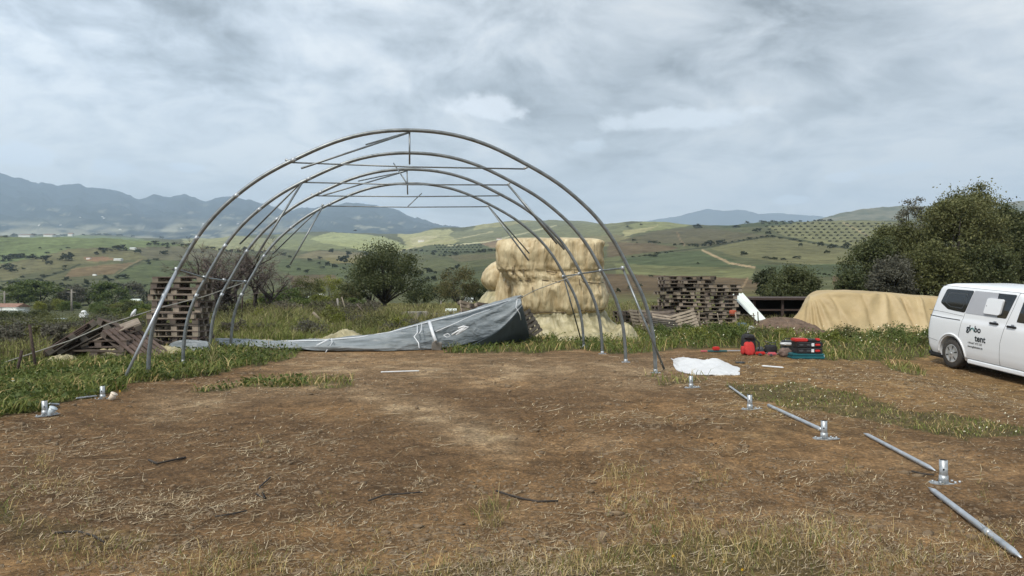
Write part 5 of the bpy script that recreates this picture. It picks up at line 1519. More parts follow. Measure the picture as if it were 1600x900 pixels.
# brambles and dry brush behind the weeds
for i, (px, Z, top_, wpx) in enumerate(((345, 33, 478, 40), (385, 34, 474, 60), (425, 35, 478, 60), (462, 36, 480, 60), (500, 37, 480, 56), (540, 38, 482, 56), (440, 42, 470, 70), (520, 44, 474, 60), (580, 40, 486, 50), (350, 44, 462, 50))):
    b = base_at(px, Z)
    tree('bramble_bush', b, max(.8, hgt(top_, b)), wpx / F * Z, 'mauve', 'brownish bramble thicket behind the weeds and the grey tarpaulin', 'bush', seed=240 + i, nleaf=2600, leaf=.10, ncl=34, trunk=.02, group='brambles behind the weeds', nbr=3)
for i, (px, Z, top_, wpx, kd) in enumerate(((70, 24, 512, 90, 'grey'), (140, 26, 508, 90, 'olive'), (20, 22, 520, 80, 'grey'), (190, 28, 500, 70, 'mauve'), (225, 30, 500, 50, 'olive'), (100, 34, 498, 90, 'olive'), (20, 34, 500, 90, 'grey'), (15, 17, 545, 60, 'grey'), (60, 19, 535, 50, 'olive'), (40, 28, 505, 90, 'olive'), (110, 21, 522, 60, 'grey'), (165, 20, 520, 50, 'olive'), (85, 17, 540, 50, 'grey'), (5, 25, 512, 80, 'olive'), (150, 34, 494, 80, 'grey'), (210, 24, 512, 40, 'grey'), (60, 45, 492, 120, 'olive'), (170, 45, 490, 120, 'olive'), (250, 42, 490, 90, 'mauve'))):
    b = base_at(px, Z)
    tree('slope_shrub', b, max(.6, hgt(top_, b)), wpx / F * Z, kd, 'low grey green shrub on the slope beyond the wire fence', 'bush', seed=270 + i, nleaf=3000, leaf=.075, ncl=40, trunk=.02, group='shrubs on the slope beyond the fence', nbr=3)

for i in range(34):
    px = random.uniform(335, 640); Z = random.uniform(22.5, 33) if px < 600 else random.uniform(22.5, 27)
    b = base_at(px, Z); hh_ = random.uniform(.35, .95) * (.7 if Z < 25 else 1); kd = random.choice(['mauve', 'olive', 'olive', 'yellow', 'light', 'grey'])
    tree('weed_clump', b, hh_, hh_ * random.uniform(1.3, 2.6), kd, 'leafy weed clump rising from the rough grass behind the grey tarpaulin', 'weeds', seed=300 + i, nleaf=900, leaf=.06, ncl=26, trunk=.02, group='weed clumps behind the tarpaulin', nbr=3, lump=.4)
for i in range(22):
    px = random.uniform(1010, 1480); Z = random.uniform(20.5, 25.5)
    if 1180 < px < 1300 and Z < 21.5: Z = 23.5
    b = base_at(px, Z); hh_ = random.uniform(.25, .5); kd = random.choice(['green', 'green', 'olive', 'yellow'])
    tree('weed_clump', b, hh_, hh_ * random.uniform(1.6, 3.2), kd, 'low green weed clump in the verge before the pallets and the sand tarpaulin', 'weeds', seed=350 + i, nleaf=900, leaf=.055, ncl=26, trunk=.02, group='weed clumps in the right verge', nbr=3, lump=.4)

# bare trees
def bare(base, h, wd, seed, label, n=260, name='bare_tree'):
    e_ = empty(name, base); r_ = random.Random(seed)
    tk = MB(); tw = []
    def grow(p, d, L_, r, lv):
        q = p + d * L_
        m_ = p.lerp(q, .5) + Vector((r_.uniform(-1, 1), r_.uniform(-1, 1), r_.uniform(-.5, .5))) * L_ * .08
        (tk if lv < 3 else None) and tk.tube([p, m_, q], [r, r * .85, r * .6], 6 if lv < 2 else 4)
        if lv >= 3: tw.append((p, q, r))
        if lv == 5: return
        for k in range((4, 4, 4, 4, 4)[lv]):
            nd_ = (d + Vector((r_.uniform(-1, 1) * wd / h * 1.6, r_.uniform(-1, 1) * wd / h * 1.6, r_.uniform(-.35, .75)))).normalized()
            grow(p.lerp(q, r_.uniform(.45, 1)), nd_, L_ * r_.uniform(.55, .8), r * .55, lv + 1)
    for s_ in range(2):
        grow(Vector((r_.uniform(-.3, .3), 0, -.2)), Vector((r_.uniform(-.35, .35), r_.uniform(-.3, .3), 1)).normalized(), h * .36, h * .022, 0)
    tk.build('trunk', M['bark'], e_)
    V = []; Fc = []
    for p, q, r in tw:
        s_ = Vector((r_.uniform(-1, 1), r_.uniform(-1, 1), r_.uniform(-1, 1))).normalized() * max(r, .012)
        i0 = len(V); V += [tuple(p - s_), tuple(p + s_), tuple(q)]; Fc.append((i0, i0 + 1, i0 + 2))
    mesh_np('twigs', V, Fc, M['twig'], e_, k=3)
    return tagp(e_, label, 'tree')
bare(base_at(372, 36), 5.6, 5.2, 3, 'bare grey brown tree tangled behind the left arches')
bare(base_at(410, 38), 4.6, 4.4, 5, 'smaller bare tree joined to the right of the tangled one')
bare(base_at(338, 34), 4.8, 4.2, 8, 'bare tree half hidden behind the left pallet stack')

# valley trees, proto crowns reused
vt = {}
for kind in ('green', 'yellow', 'dark', 'grey', 'olive'):
    vt[kind] = tree('valley_tree', (0, 0, 0), 1.0, 1.1, kind, 'x', seed=60 + len(kind), nleaf=3600, leaf=.065, ncl=46, clr=.15, trunk=.02, hollow=.45, lump=.16, nbr=4)
used = set()
def vput(kind, px, row, wpx, hpx, label, group='trees in the valley', cat='tree'):
    p = G(px, row)
    s = wpx / F * p.y / 1.0; sz = hpx / F * p.y
    c = drop(vt[kind], p - Vector((0, 0, sz * .06)), s, random.uniform(0, 6), sz, label, group, use=kind not in used)
    used.add(kind); return c
for kind, px, row, w_, h_, lab in (
    ('green', 62, 478, 92, 42, 'broad green tree behind the farmhouse with the red roof'),
    ('green', 30, 478, 50, 34, 'green tree left of the broad one behind the farmhouse'),
    ('grey', 118, 478, 50, 32, 'grey leafless looking tree behind the power pole'),
    ('grey', 140, 477, 40, 26, 'grey tree right of the power pole'),
    ('green', 172, 480, 62, 42, 'mid green tree left of the cypresses'),
    ('grey', 206, 474, 48, 34, 'pinkish grey tree between the green tree and the cypresses'),
    ('dark', 5, 505, 34, 20, 'dark tree under the farmhouse wall'), ('dark', 28, 506, 40, 20, 'dark tree in front of the farmhouse'),
    ('dark', 60, 500, 34, 16, 'dark tree right below the farmhouse porch'),
    ('dark', 205, 498, 34, 28, 'very dark bushy tree behind the rope with the rag'), ('green', 225, 500, 40, 26, 'green tree just left of the pallet stack'),
    ('dark', 262, 470, 40, 24, 'dark tree right of the cypresses'), ('green', 300, 478, 50, 30, 'green tree behind the left pallet stack')):
    vput(kind, px, row, w_, h_, lab)
for i in range(58):
    px = random.uniform(60, 335); row = random.uniform(484, 502)
    if 108 < px < 150 and row > 488: continue
    if px < 110 and row > 494: continue
    vput(random.choice(['yellow', 'yellow', 'green', 'olive']), px, row, random.uniform(18, 30), random.uniform(12, 19), 'small yellow green fruit tree in the valley orchard', 'fruit trees in the valley orchard')
for i in range(22):
    px = random.uniform(395, 560); row = random.uniform(474, 486)
    vput(random.choice(['yellow', 'green', 'olive', 'grey']), px, row, random.uniform(20, 38), random.uniform(14, 24), 'small leafy tree in the valley behind the weeds', 'small trees behind the weeds')
# cypresses
for i, (px, w_, h_) in enumerate(((224, 5, 18), (229, 6, 24), (234, 6, 27), (240, 5, 19))):
    p = G(px, 478); hh = h_ / F * p.y; ww = w_ / F * p.y
    e_ = empty('cypress', p)
    P_, c = crown_points(700, ww, ww, hh, 0, 24, ww * .22, 90 + i, .2)
    P_[:, 0] *= np.clip(1.3 - P_[:, 2] / hh, .2, 1); P_[:, 1] *= np.clip(1.3 - P_[:, 2] / hh, .2, 1)
    V, Fq = leaf_quads(P_, ww * .25); mesh_np('crown', V, Fq, M['leaf_hill'], e_, k=4)
    MB().cyl((0, 0, -.5), (0, 0, hh * .5), ww * .07, 6).build('trunk', M['bark'], e_)
    tagp(e_, ('shortest', 'second', 'tallest', 'last')[i] + ' dark cypress of the four in a row, counted from the left', 'cypress', 'four cypresses')

# ------------------------------------------------------------------ hill bushes, hedges, olive groves
protoH = []
for i in range(3):
    P_, c = crown_points(260, 1, 1, .9, 0, 14, .16, 130 + i, .2)
    V, Fq = leaf_quads(P_, .16, .8)
    o_ = mesh_np('hill_bush', V, Fq, M['leaf_hill'], k=4)
    protoH.append(o_)
usedH = set()
def hput(px, row, wpx, hpx, label, group, cat='bush', name=None):
    k = random.randrange(3); p = G(px, row)
    o_ = protoH[k] if k not in usedH else protoH[k].copy()
    if k in usedH: C.objects.link(o_)
    usedH.add(k)
    if name: o_.name = name
    s = wpx / F * p.y; sz = hpx / F * p.y
    o_.location = p - Vector((0, 0, sz * .08)); o_.scale = (s, s, sz); o_.rotation_euler = (0, 0, random.uniform(0, 6))
    return tagp(o_, label, cat, group)
BUSH = [(8, 408, 22, 12), (22, 404, 18, 10), (30, 404, 14, 8), (12, 421, 26, 11), (20, 426, 14, 9), (34, 402, 14, 8), (50, 406, 22, 9), (72, 408, 19, 12), (77, 414, 13, 8), (103, 407, 26, 12), (110, 401, 14, 8), (22, 370, 11, 6), (8, 371, 8, 4), (189, 391, 18, 10), (181, 390, 12, 7), (216, 397, 13, 10), (256, 399, 13, 9), (262, 388, 8, 4), (252, 372, 8, 5), (207, 367, 7, 4), (191, 435, 26, 8), (165, 437, 12, 8), (104, 439, 15, 8), (135, 446, 14, 11), (172, 440, 14, 6), (243, 380, 14, 5), (232, 410, 10, 5), (243, 407, 11, 4), (102, 418, 8, 5), (160, 391, 22, 5), (35, 434, 8, 4),
        (1090, 357, 17, 8), (1150, 356, 14, 5), (1182, 363, 16, 8), (1201, 367, 11, 7), (1087, 386, 13, 7), (1107, 384, 22, 10), (1126, 381, 16, 7), (1163, 400, 13, 9), (1251, 386, 8, 8), (1283, 386, 12, 10), (1300, 388, 17, 8), (1322, 388, 16, 11), (1340, 390, 12, 9), (1292, 396, 12, 6), (1375, 395, 14, 8), (1330, 406, 10, 5), (1002, 352, 6, 3), (980, 355, 6, 3), (966, 457, 10, 8), (998, 450, 12, 9), (984, 452, 8, 6),
        (517, 396, 9, 9), (544, 400, 11, 10), (536, 412, 20, 15), (572, 400, 8, 8), (500, 405, 8, 5), (706, 422, 10, 6), (668, 440, 8, 7), (678, 438, 8, 7), (1245, 404, 16, 5), (1210, 405, 12, 4), (1020, 401, 18, 4)]
for b in BUSH: hput(*b, 'lone dark rounded bush standing in the fields of the far hills', 'lone bushes on the far hills')
for i in range(24):
    px = random.choice([random.uniform(0, 330), random.uniform(380, 760), random.uniform(860, 1330)]); row = random.uniform(378, 440)
    k = (row - 360) / 60
    hput(px, row, random.uniform(4, 10) * k + 2, random.uniform(2.5, 5) * k + 1, 'lone dark rounded bush standing in the fields of the far hills', 'lone bushes on the far hills')
HEDGE = [([(28, 404), (60, 398), (110, 388)], 9, 3), ([(40, 440), (75, 432), (105, 421)], 9, 3), ([(230, 384), (280, 383), (330, 390), (380, 396)], 10, 5), ([(150, 398), (190, 390), (215, 396)], 9, 6),
         ([(380, 392), (440, 400), (480, 408), (520, 418), (552, 425)], 11, 7), ([(450, 420), (485, 428)], 9, 6), ([(662, 397), (700, 401), (745, 396), (800, 388)], 9, 5), ([(640, 432), (690, 427), (722, 420)], 11, 9), ([(640, 445), (700, 436)], 12, 10),
         ([(990, 377), (1040, 382), (1100, 386), (1150, 377), (1207, 370)], 9, 4), ([(1207, 370), (1250, 378), (1290, 384)], 9, 3), ([(870, 383), (935, 381)], 9, 6), ([(900, 388), (925, 386)], 9, 5), ([(975, 403), (1035, 397), (1060, 392)], 10, 3), ([(1190, 404), (1232, 407)], 10, 3),
         ([(0, 447), (60, 441), (100, 446)], 10, 6), ([(0, 456), (90, 450), (170, 452), (240, 448)], 12, 8), ([(1320, 433), (1352, 435)], 9, 5), ([(1275, 428), (1345, 438)], 10, 6), ([(1300, 346), (1200, 347), (1120, 352)], 9, 4), ([(30, 368), (140, 368), (210, 368)], 11, 3.5), ([(630, 392), (720, 396), (770, 392)], 8, 4), ([(1080, 344), (1240, 348)], 10, 3)]
for pts, st, hp in HEDGE:
    for (x1, y1), (x2, y2) in zip(pts[:-1], pts[1:]):
        L_ = math.hypot(x2 - x1, y2 - y1); n = max(1, int(L_ / st))
        for i in range(n):
            if random.random() < .12: continue
            q = (i + random.random() * .6) / n
            k = random.uniform(.6, 1.3)
            hput(x1 + (x2 - x1) * q, y1 + (y2 - y1) * q + random.uniform(-.8, .8), (st * .9) * k, hp * k, 'small dark bush in a hedgerow between far fields', 'hedgerow bushes between far fields', name='hedge_bush')
nol = 0
for r_i in range(19):
    x0 = 1192 + r_i * 11
    for k in range(7):
        px = x0 + k * 4.6 + random.uniform(-.6, .6); row = 350.5 + k * 4.6 + random.uniform(-.3, .3)
        if not inpoly(np.array([px]), np.array([row]), [(1192, 348), (1420, 346), (1420, 384), (1345, 388), (1225, 368), (1190, 356)])[0]: continue
        hput(px, row, 6, 3.2, 'tiny olive tree in the striped grove on the right hill', 'olive trees in the right hill grove', 'olive tree', 'olive_tree')
for r_i in range(12):
    for k in range(4):
        px = 680 + r_i * 6.2 + k * 3; row = 384 + k * 3.6
        hput(px, row, 4.2, 2.6, 'tiny olive tree in the striped grove left above the bales', 'olive trees in the left hill grove', 'olive tree', 'olive_tree')

# ------------------------------------------------------------------ houses and valley things
def house(px, row, wpx, hpx, label, roof='rooftile', wall='whitewash', depth=None, pitch=.28, rz=0., name='farmhouse', win=True, group=None):
    p = G(px, row); w_ = wpx / F * p.y; h_ = hpx / F * p.y; d_ = depth or w_ * .7
    e_ = empty(name, p, rz); wh_ = h_ * .68
    wl = MB().box((-w_ / 2, -d_ / 2, -h_ * .6), (w_ / 2, d_ / 2, wh_)).build('wall', M[wall], e_)
    rf = MB()
    o_ = w_ * .04
    a, b, t = -w_ / 2 - o_, w_ / 2 + o_, h_
    y0, y1 = -d_ / 2 - o_, d_ / 2 + o_
    rf.add([(a, y0, wh_), (b, y0, wh_), (b, y1, wh_), (a, y1, wh_), (a, 0, t), (b, 0, t)], [(0, 1, 5, 4), (3, 4, 5, 2), (0, 4, 3), (1, 2, 5), (0, 3, 2, 1)])
    rf.build('roof', M[roof], e_)
    if win:
        for x in (-.25, .2):
            MB().box((w_ * x - w_ * .05, -d_ / 2 - .03, wh_ * .35), (w_ * x + w_ * .05, -d_ / 2 + .02, wh_ * .7)).build('window', M['glass'], e_)
        MB().box((-w_ * .04, -d_ / 2 - .03, 0), (w_ * .06, -d_ / 2 + .02, wh_ * .62)).build('door', M['wood_d'], e_)
    return tagp(e_, label, 'house', group)
fh = house(18, 491, 40, 17, 'white farmhouse with a reddish roof and a pale porch at the left edge', rz=-.15)
p = G(18, 491); s = p.y / F
MB().box((-2 * s, -22 * s, 6.5 * s), (32 * s, -8 * s, 8 * s)).build('porch_roof', M['sheet'], fh)
for x in (0, 15, 30): MB().cyl((x * s, -21 * s, -3 * s), (x * s, -21 * s, 7 * s), .7 * s, 6).build('porch_post', M['whitewash'], fh)
house(42, 370, 18, 4, 'long reddish roofed farm building on the left hill crest, nearest the left edge', win=False)
house(78, 370, 14, 4.5, 'reddish roofed farm building in the middle of the left hill crest', win=False)
house(111, 369, 7, 5, 'small white house with a tall tree on the left hill crest', win=False)
house(139, 405, 6, 3, 'tiny white shed in the brown patch on the left hill', win=False)
house(185, 407, 11, 3, 'low white farm shed right in the brown patch of the left hill', win=False, roof='sheet')
house(208, 390, 8, 3.2, 'white shed among bushes high on the left hill', win=False, roof='sheet')
house(148, 431, 5, 2.5, 'single tiny white shed on the lower left slope', win=False, roof='sheet')
house(212, 476, 14, 9, 'white house with garden left of the cypresses', roof='sheet')
house(455, 472, 9, 8, 'small white house left of the yellow green tree', roof='sheet')
house(478, 470, 16, 7, 'white low house with dark openings behind the bright green bush', roof='sheet')
house(500, 470, 11, 11, 'white tall house left of the dark spreading tree', roof='whitewash')
house(732, 474, 14, 9, 'pale roofed house behind the brownish tree left of the bales', roof='sheet')
house(705, 494, 16, 12, 'white low hut between the dark tree and the tipped pallets', roof='sheet')
house(780, 375, 8, 3, 'tiny white house on the far hill just above the bale stack', win=False)
house(658, 378, 9, 3, 'tiny cream farm in the sunlit fields of the far hill', win=False, roof='cream')
for i, (px, row) in enumerate(((163, 341), (160, 339), (125, 340), (188, 359), (283, 357), (62, 352), (318, 350), (95, 352), (345, 352), (372, 350))):
    Z = 4600.; pz = at(px, row, Z)
    # sit on the mountain foot: find the ridge surface along the ray
    e_ = MB().box((-9, -6, -12), (9, 6, 4)).box((-5, -4, 4), (6, 4, 7)).build('distant_building', M['whitewash'])
    e_['_px'] = (px, row)
    tagp(e_, 'white speck of a building at the foot of the distant mountains', 'building', 'white buildings under the mountains')
dgm = bpy.data.objects['mountains']
bpy.context.view_layer.update()
for o_ in [o for o in C.objects if o.name.startswith('distant_building')]:
    px, row = o_['_px']; del o_['_px']
    d = Vector(((px - CX) / F, 1, -(row - HY) / F)).normalized()
    hit, loc, nr_, _ = dgm.ray_cast(Vector((0, 0, EYE)), d)
    o_.location = loc if hit else at(px, row, 4200)
    o_.scale = (.8, .7, .6)
# white tank, brick hut, power poles, walls
p = G(131, 498); s = p.y / F
tk = empty('water_tank', p); tagp(tk, 'white plastic water tank on legs beside the valley track', 'tank')
MB().rbox((-5.5 * s, -5 * s, 1 * s), (5.5 * s, 5 * s, 9 * s), 1.2 * s).build('tank_body', M['tank'], tk)
MB().tube([(0, 0, 9 * s), (0, 0, 12 * s), (0, 0, 13 * s)], [4.5 * s, 3.5 * s, 1.5 * s], 12).build('tank_top', M['tank'], tk)
for x, y in ((-4, -4), (4, -4), (4, 4), (-4, 4)): MB().box(((x - .5) * s, (y - .5) * s, -3 * s), ((x + .5) * s, (y + .5) * s, 4 * s)).build('leg', M['wood_d'], tk)
p = G(42, 517); s = p.y / F
ht = empty('brick_hut', p, .2); tagp(ht, 'small brick hut with a flat white roof behind the leaning fence post', 'hut')
MB().box((-8 * s, -6 * s, -3 * s), (7 * s, 6 * s, 10 * s)).build('wall', M['brick'], ht); MB().box((-5 * s, -8 * s, 10 * s), (12 * s, 8 * s, 11.5 * s)).build('roof', M['sheet'], ht)
MB().box((0, -6.3 * s, -1 * s), (4 * s, -5.8 * s, 8 * s)).build('door', M['dark_in'], ht)
def block(px0, px1, row0, row1, Z, m, label, name, cat, depth=.6):
    a = at(px0, row1, Z); b = at(px1, row0, Z)
    o_ = MB().rbox((a.x, Z, min(a.z, gz(a.x, Z)) - .1), (b.x, Z + depth, b.z), .03).build(name, M[m]); return tagp(o_, label, cat)
block(626, 655, 488, 506, 33, 'concrete', 'left grey concrete trough behind the tarpaulin', 'concrete_trough', 'trough', 1.2)
block(652, 668, 487, 502, 36, 'concrete', 'upright concrete slab between the two troughs', 'concrete_slab', 'slab')
block(666, 722, 490, 503, 38, 'concrete', 'long low concrete wall behind the tarpaulin, left of the pallets', 'low_wall', 'wall')
block(722, 742, 486, 500, 36, 'rust', 'dark low wall piece beside the tipped pallets', 'low_wall', 'wall')
block(82, 92, 498, 510, 100, 'sheet', 'small white gate like shed on the valley track', 'small_shed', 'shed', 2)
block(0, 52, 510, 516, 90, 'brick', 'low brick garden wall below the farmhouse', 'garden_wall', 'wall', .4)
def pole(px, r0, r1, Z, label, r=.1, m='concrete', arms=True, group='power poles'):
    b = at(px, r1, Z); t_ = at(px, r0, Z)
    e_ = empty('power_pole', b); tagp(e_, label, 'power pole', group)
    MB().cyl((0, 0, min(0, gz(b.x, Z) - b.z) - .5), (0, 0, t_.z - b.z), r * 1.3, 8, r).build('shaft', M[m], e_)
    if arms: MB().box((-.9, -.06, t_.z - b.z - .7), (.9, .06, t_.z - b.z - .55)).build('crossarm', M[m], e_)
    return e_
pole(112, 452, 488, 160, 'pale concrete power pole in front of the valley trees', .18)
pole(7, 455, 480, 170, 'grey power pole behind the farmhouse', .16)
pole(689, 470, 496, 60, 'thin pale post behind the low concrete wall', .05, arms=False)
def fpost(a, b, Z, r, m, label, Zb=None, name='leaning_stake', group='old stakes in the weeds'):
    o_ = MB().tube([at(*a, Zb or Z), at(*b, Z)], r, 6).build(name, M[m]); return tagp(o_, label, 'stake', group)
fpost((527, 466), (531, 497), 33, .045, 'concrete', 'pale upright stake left of the dark tree')
fpost((534, 464), (542, 492), 35, .03, 'wood_l', 'thin slanting stake just right of the pale upright one')
fpost((489, 488), (508, 508), 29, .055, 'wood_l', 'thick pale stake leaning far over in the weeds')
fpost((558, 476), (572, 492), 32, .03, 'wood', 'thin dark stake leaning at the foot of the dark tree')
fpost((380, 440), (377, 505), 31, .03, 'rust', 'thin dark post behind the left arches')
# wire fence on the left
fn = empty('wire_fence', (0, 0, 0)); tagp(fn, 'rusty wire fence with thin leaning posts along the left slope', 'fence')
fp = [((46, 507), (60, 580), 13.2), ((34, 548), (21, 578), 12.6), ((20, 520), (22, 560), 17), ((117, 508), (119, 528), 21), ((132, 500), (133, 520), 25)]
for a, b, Z in fp:
    MB().tube([at(*a, Z), at(*b, Z) - Vector((0, 0, .3))], .024, 6).build('fence_post', M['rust'], fn)
wm = MB()
W0, W1 = [(-30, 505, 11.5), (53, 507, 13.3), (118, 507, 20.5), (133, 500, 25)], [(-30, 592, 11.5), (60, 572, 13.3), (119, 528, 20.5), (133, 518, 25)]
for k in range(8):
    q = k / 7
    wm.tube([at(a[0] + (b[0] - a[0]) * q, a[1] + (b[1] - a[1]) * q, a[2]) for a, b in zip(W0, W1)], .003, 3)
for s_i in range(3):
    for k in range(16):
        q = k / 16
        a = at(*W0[s_i]).lerp(at(*W0[s_i + 1]), q); b = at(*W1[s_i]).lerp(at(*W1[s_i + 1]), q)
        wm.tube([a, b], .0025, 3)
wm.build('wire_mesh', M['rust'], fn)
# distant bird or kite over the hills
bd = MB().tube([(-.5, 0, 0), (0, 0, .05), (.5, 0, 0)], [.05, .14, .05], 6).build('bird', M['black_pl']); bd.location = at(555, 360, 200)
tagp(bd, 'small dark bird in the air under the centre of the arches', 'bird')

# ------------------------------------------------------------------ grass, weeds, straw, clods
def blades(bx, by, bz, h, wd, lean, seed, bend=.5):
    r_ = np.random.default_rng(seed); n = len(bx)
    a = r_.uniform(0, 2 * math.pi, n); f = r_.uniform(0, 2 * math.pi, n)
    lx = np.cos(a) * lean * h; ly = np.sin(a) * lean * h
    wx = np.cos(f) * wd * .5; wy = np.sin(f) * wd * .5 * .4
    B = np.stack([bx, by, bz], -1)
    v0 = B + np.stack([-wx, -wy, 0 * h], -1); v1 = B + np.stack([wx, wy, 0 * h], -1)
    mid_ = B + np.stack([lx * (1 - bend), ly * (1 - bend), h * .6], -1)
    v2 = mid_ + np.stack([wx * .8, wy * .8, 0 * h], -1); v3 = mid_ - np.stack([wx * .8, wy * .8, 0 * h], -1)
    v4 = B + np.stack([lx * 1.5, ly * 1.5, h * (1 - lean * .3)], -1)
    V = np.stack([v0, v1, v2, v3, v4], 1).reshape(-1, 3)
    i = np.arange(n)[:, None] * 5
    T = np.concatenate([i + np.array([[0, 1, 2]]), i + np.array([[0, 2, 3]]), i + np.array([[3, 2, 4]])])
    return V, T
def sample_px(n, lo, hi, seed, dens=None):
    """points spread evenly as seen, on the real ground"""
    r_ = np.random.default_rng(seed)
    px = r_.uniform(lo[0], hi[0], n); row = r_.uniform(lo[1], hi[1], n)
    Z = F * EYE / (row - HY); x = (px - CX) / F * Z
    return x, Z, px, row
M['grass'] = mat('grass_blades', (.1, .13, .05), .6, 0, island=[(0.097, 0.126, 0.027), (0.151, 0.188, 0.039), (0.206, 0.242, 0.058), (0.292, 0.298, 0.094), (0.13, 0.166, 0.035)], transl=.35, spec=.3, scale=2)
M['grass_dry'] = mat('dry_grass_blades', (.3, .24, .13), .7, 0, island=[(0.35, 0.247, 0.106), (0.503, 0.376, 0.167), (0.655, 0.514, 0.251), (0.284, 0.198, 0.084), (0.218, 0.198, 0.061)], transl=.25, spec=.3, scale=2)
M['weed'] = mat('weed_stems', (.1, .1, .06), .8, 0, island=[(0.149, 0.156, 0.053), (0.255, 0.249, 0.09), (0.212, 0.177, 0.105), (0.383, 0.364, 0.15), (0.16, 0.129, 0.075), (0.128, 0.156, 0.045)], transl=.25, spec=.2, scale=2)
M['straw'] = mat('straw_pieces', (.4, .32, .2), .7, 0, island=[(.20, .14, .085), (.32, .24, .14), (.50, .40, .24), (.72, .61, .42), (.16, .11, .07), (.38, .30, .18)], spec=.3, scale=2)
M['petal'] = mat('white_petals', (.62, .60, .44), .6)
M['petal_y'] = mat('yellow_petals', (.70, .42, .02), .6)
M['clod'] = mat('soil_lumps', (.13, .09, .052), .95, 0, .4, 9, .01, 60, col2=(.25, .18, .11))

allV = {'g': [], 'd': [], 'w': []}
def add_blades(key, x, y, h, wd, lean, seed):
    z = HT(x, y, True) - .01
    allV[key].append(blades(x, y, z, h, wd, lean, seed))
# green areas (dense as seen)
x, y, px, row = sample_px(230000, (-60, 497), (1660, 900), 1)
g = soft_green(px, row, x, y)
# taller grass at the left bank and the far strip
keep = rng.random(len(x)) < g ** 1.5 * .72 * np.interp(row, [720, 800], [1, .10]) * np.clip(.35 + 1.6 * (.5 + fbm(x * 2.3, y * 2.3, 3, 407)), 0, 1.3)
x, y, px, row, g = x[keep], y[keep], px[keep], row[keep], g[keep]
edge_n = .5 + fbm(x * 1.1, y * 1.1, 3, 401)
hh = np.interp(row, [500, 560, 600, 660, 780, 900], [.16, .15, .15, .17, .07, .07]) * (.55 + 1.0 * rng.random(len(x))) * (.6 + .9 * np.clip(edge_n, 0, 1))
hh = np.where((px > 1120) & (row > 596) & (row < 700), hh * .36, hh)
thin = ~((px > 1120) & (row > 596) & (row < 700)) | (rng.random(len(x)) < .6 * np.clip(.4 + 2 * fbm(x * .9, y * .9, 3, 477) + .5, 0, 1))
x, y, px, row, g, hh = x[thin], y[thin], px[thin], row[thin], g[thin], hh[thin]
hh = np.where((px > 700) & (px < 1660) & (row < 560), hh * np.interp(px, [700, 850, 1000, 1050, 1180, 1350, 1500], [1.1, 1.0, 1.3, 1.7, 1.6, 1.3, .9]), hh)
leftb = (px < 330) & (row < 680)
wd = np.maximum(.0045, y * .0012) * np.where(leftb, 1.4, 1)
dry = rng.random(len(x)) < np.where(row > 780, .68, np.where(g < .85, .4, .16))
for m_, k in ((~dry, 'g'), (dry, 'd')):
    add_blades(k, x[m_], y[m_], hh[m_], wd[m_], rng.uniform(.2, 1.1, m_.sum()), 5)
# broad leaved low plants in the far strip, as leaf clusters in the grass
x, y, px, row = sample_px(60000, (680, 503), (1660, 562), 3)
g = soft_green(px, row, x, y)
pl_ = sst(fbm(x * .9, y * .9, 3, 405), -.1, .35)
keep = rng.random(len(x)) < g * pl_ * .55
xl, yl, pl2, rl2 = sample_px(70000, (-60, 540), (480, 664), 33)
kl = rng.random(len(xl)) < soft_green(pl2, rl2, xl, yl) * (.25 + .5 * sst(fbm(xl * 1.2, yl * 1.2, 3, 409), -.2, .3)) * .8
x = np.concatenate([x[keep], xl[kl]]); y = np.concatenate([y[keep], yl[kl]])
z = HT(x, y) + rng.random(len(x)) * np.interp(x, [-6, -2, 3, 6, 9, 12], [.13, .13, .2, .42, .35, .3])
LV, LF = leaf_quads(np.stack([x, y, z], -1), .07, .55)
mesh_np('leafy_weeds', LV, LF, M['leaf_green'], k=4)['kind'] = 'stuff'
# tall weeds beyond the tarpaulin and on the left slope
def field_pts(n, pxr, Zr, seed):
    r_ = np.random.default_rng(seed)
    Z = 1 / r_.uniform(1 / Zr[1], 1 / Zr[0], n); px = r_.uniform(pxr[0], pxr[1], n)
    return (px - CX) / F * Z, Z, px
x, y, px = field_pts(46000, (325, 640), (20.3, 38), 4)
hh = (.16 + .42 * rng.random(len(x)) ** 1.5) * (.25 + 1.5 * np.clip(.5 + 1.3 * fbm(x * .7, y * .5, 3, 411), 0, 1))
hh = hh * np.interp(y, [20, 24, 30, 38], [.45, .7, .9, .7])
mk = rng.random(len(x)) < np.interp(y, [20, 27, 34, 46], [.75, .6, .25, .15])
add_blades('g', x[mk], y[mk], hh[mk], y[mk] * .0012, rng.uniform(.1, .6, mk.sum()), 7)
add_blades('w', x[~mk], y[~mk], hh[~mk] * 1.25, y[~mk] * .0011, rng.uniform(.1, .6, (~mk).sum()), 8)
x, y, px = field_pts(36000, (-60, 335), (14.5, 60), 5)
ok = ~((px > 75) & (px < 250) & (y < 17)) & ~((px > 235) & (px < 330) & (y < 19.3))
x, y, px = x[ok], y[ok], px[ok]
hh = (.2 + .35 * rng.random(len(x))) * (.6 + .9 * np.clip(.5 + fbm(x * .4, y * .4, 3, 415), 0, 1)) * np.interp(y, [14, 18, 60], [.6, .9, .9])
mk = rng.random(len(x)) < .35
add_blades('g', x[mk], y[mk], hh[mk], y[mk] * .0013, rng.uniform(.1, .6, mk.sum()), 9)
add_blades('w', x[~mk], y[~mk], hh[~mk], y[~mk] * .0013, rng.uniform(.1, .6, (~mk).sum()), 10)
x, y, px = field_pts(26000, (640, 1660), (30, 75), 6)
add_blades('w', x, y, (.2 + .5 * rng.random(len(x))), y * .0012, rng.uniform(.1, .6, len(x)), 11)
x, y, px = field_pts(26000, (300, 640), (46, 120), 16)
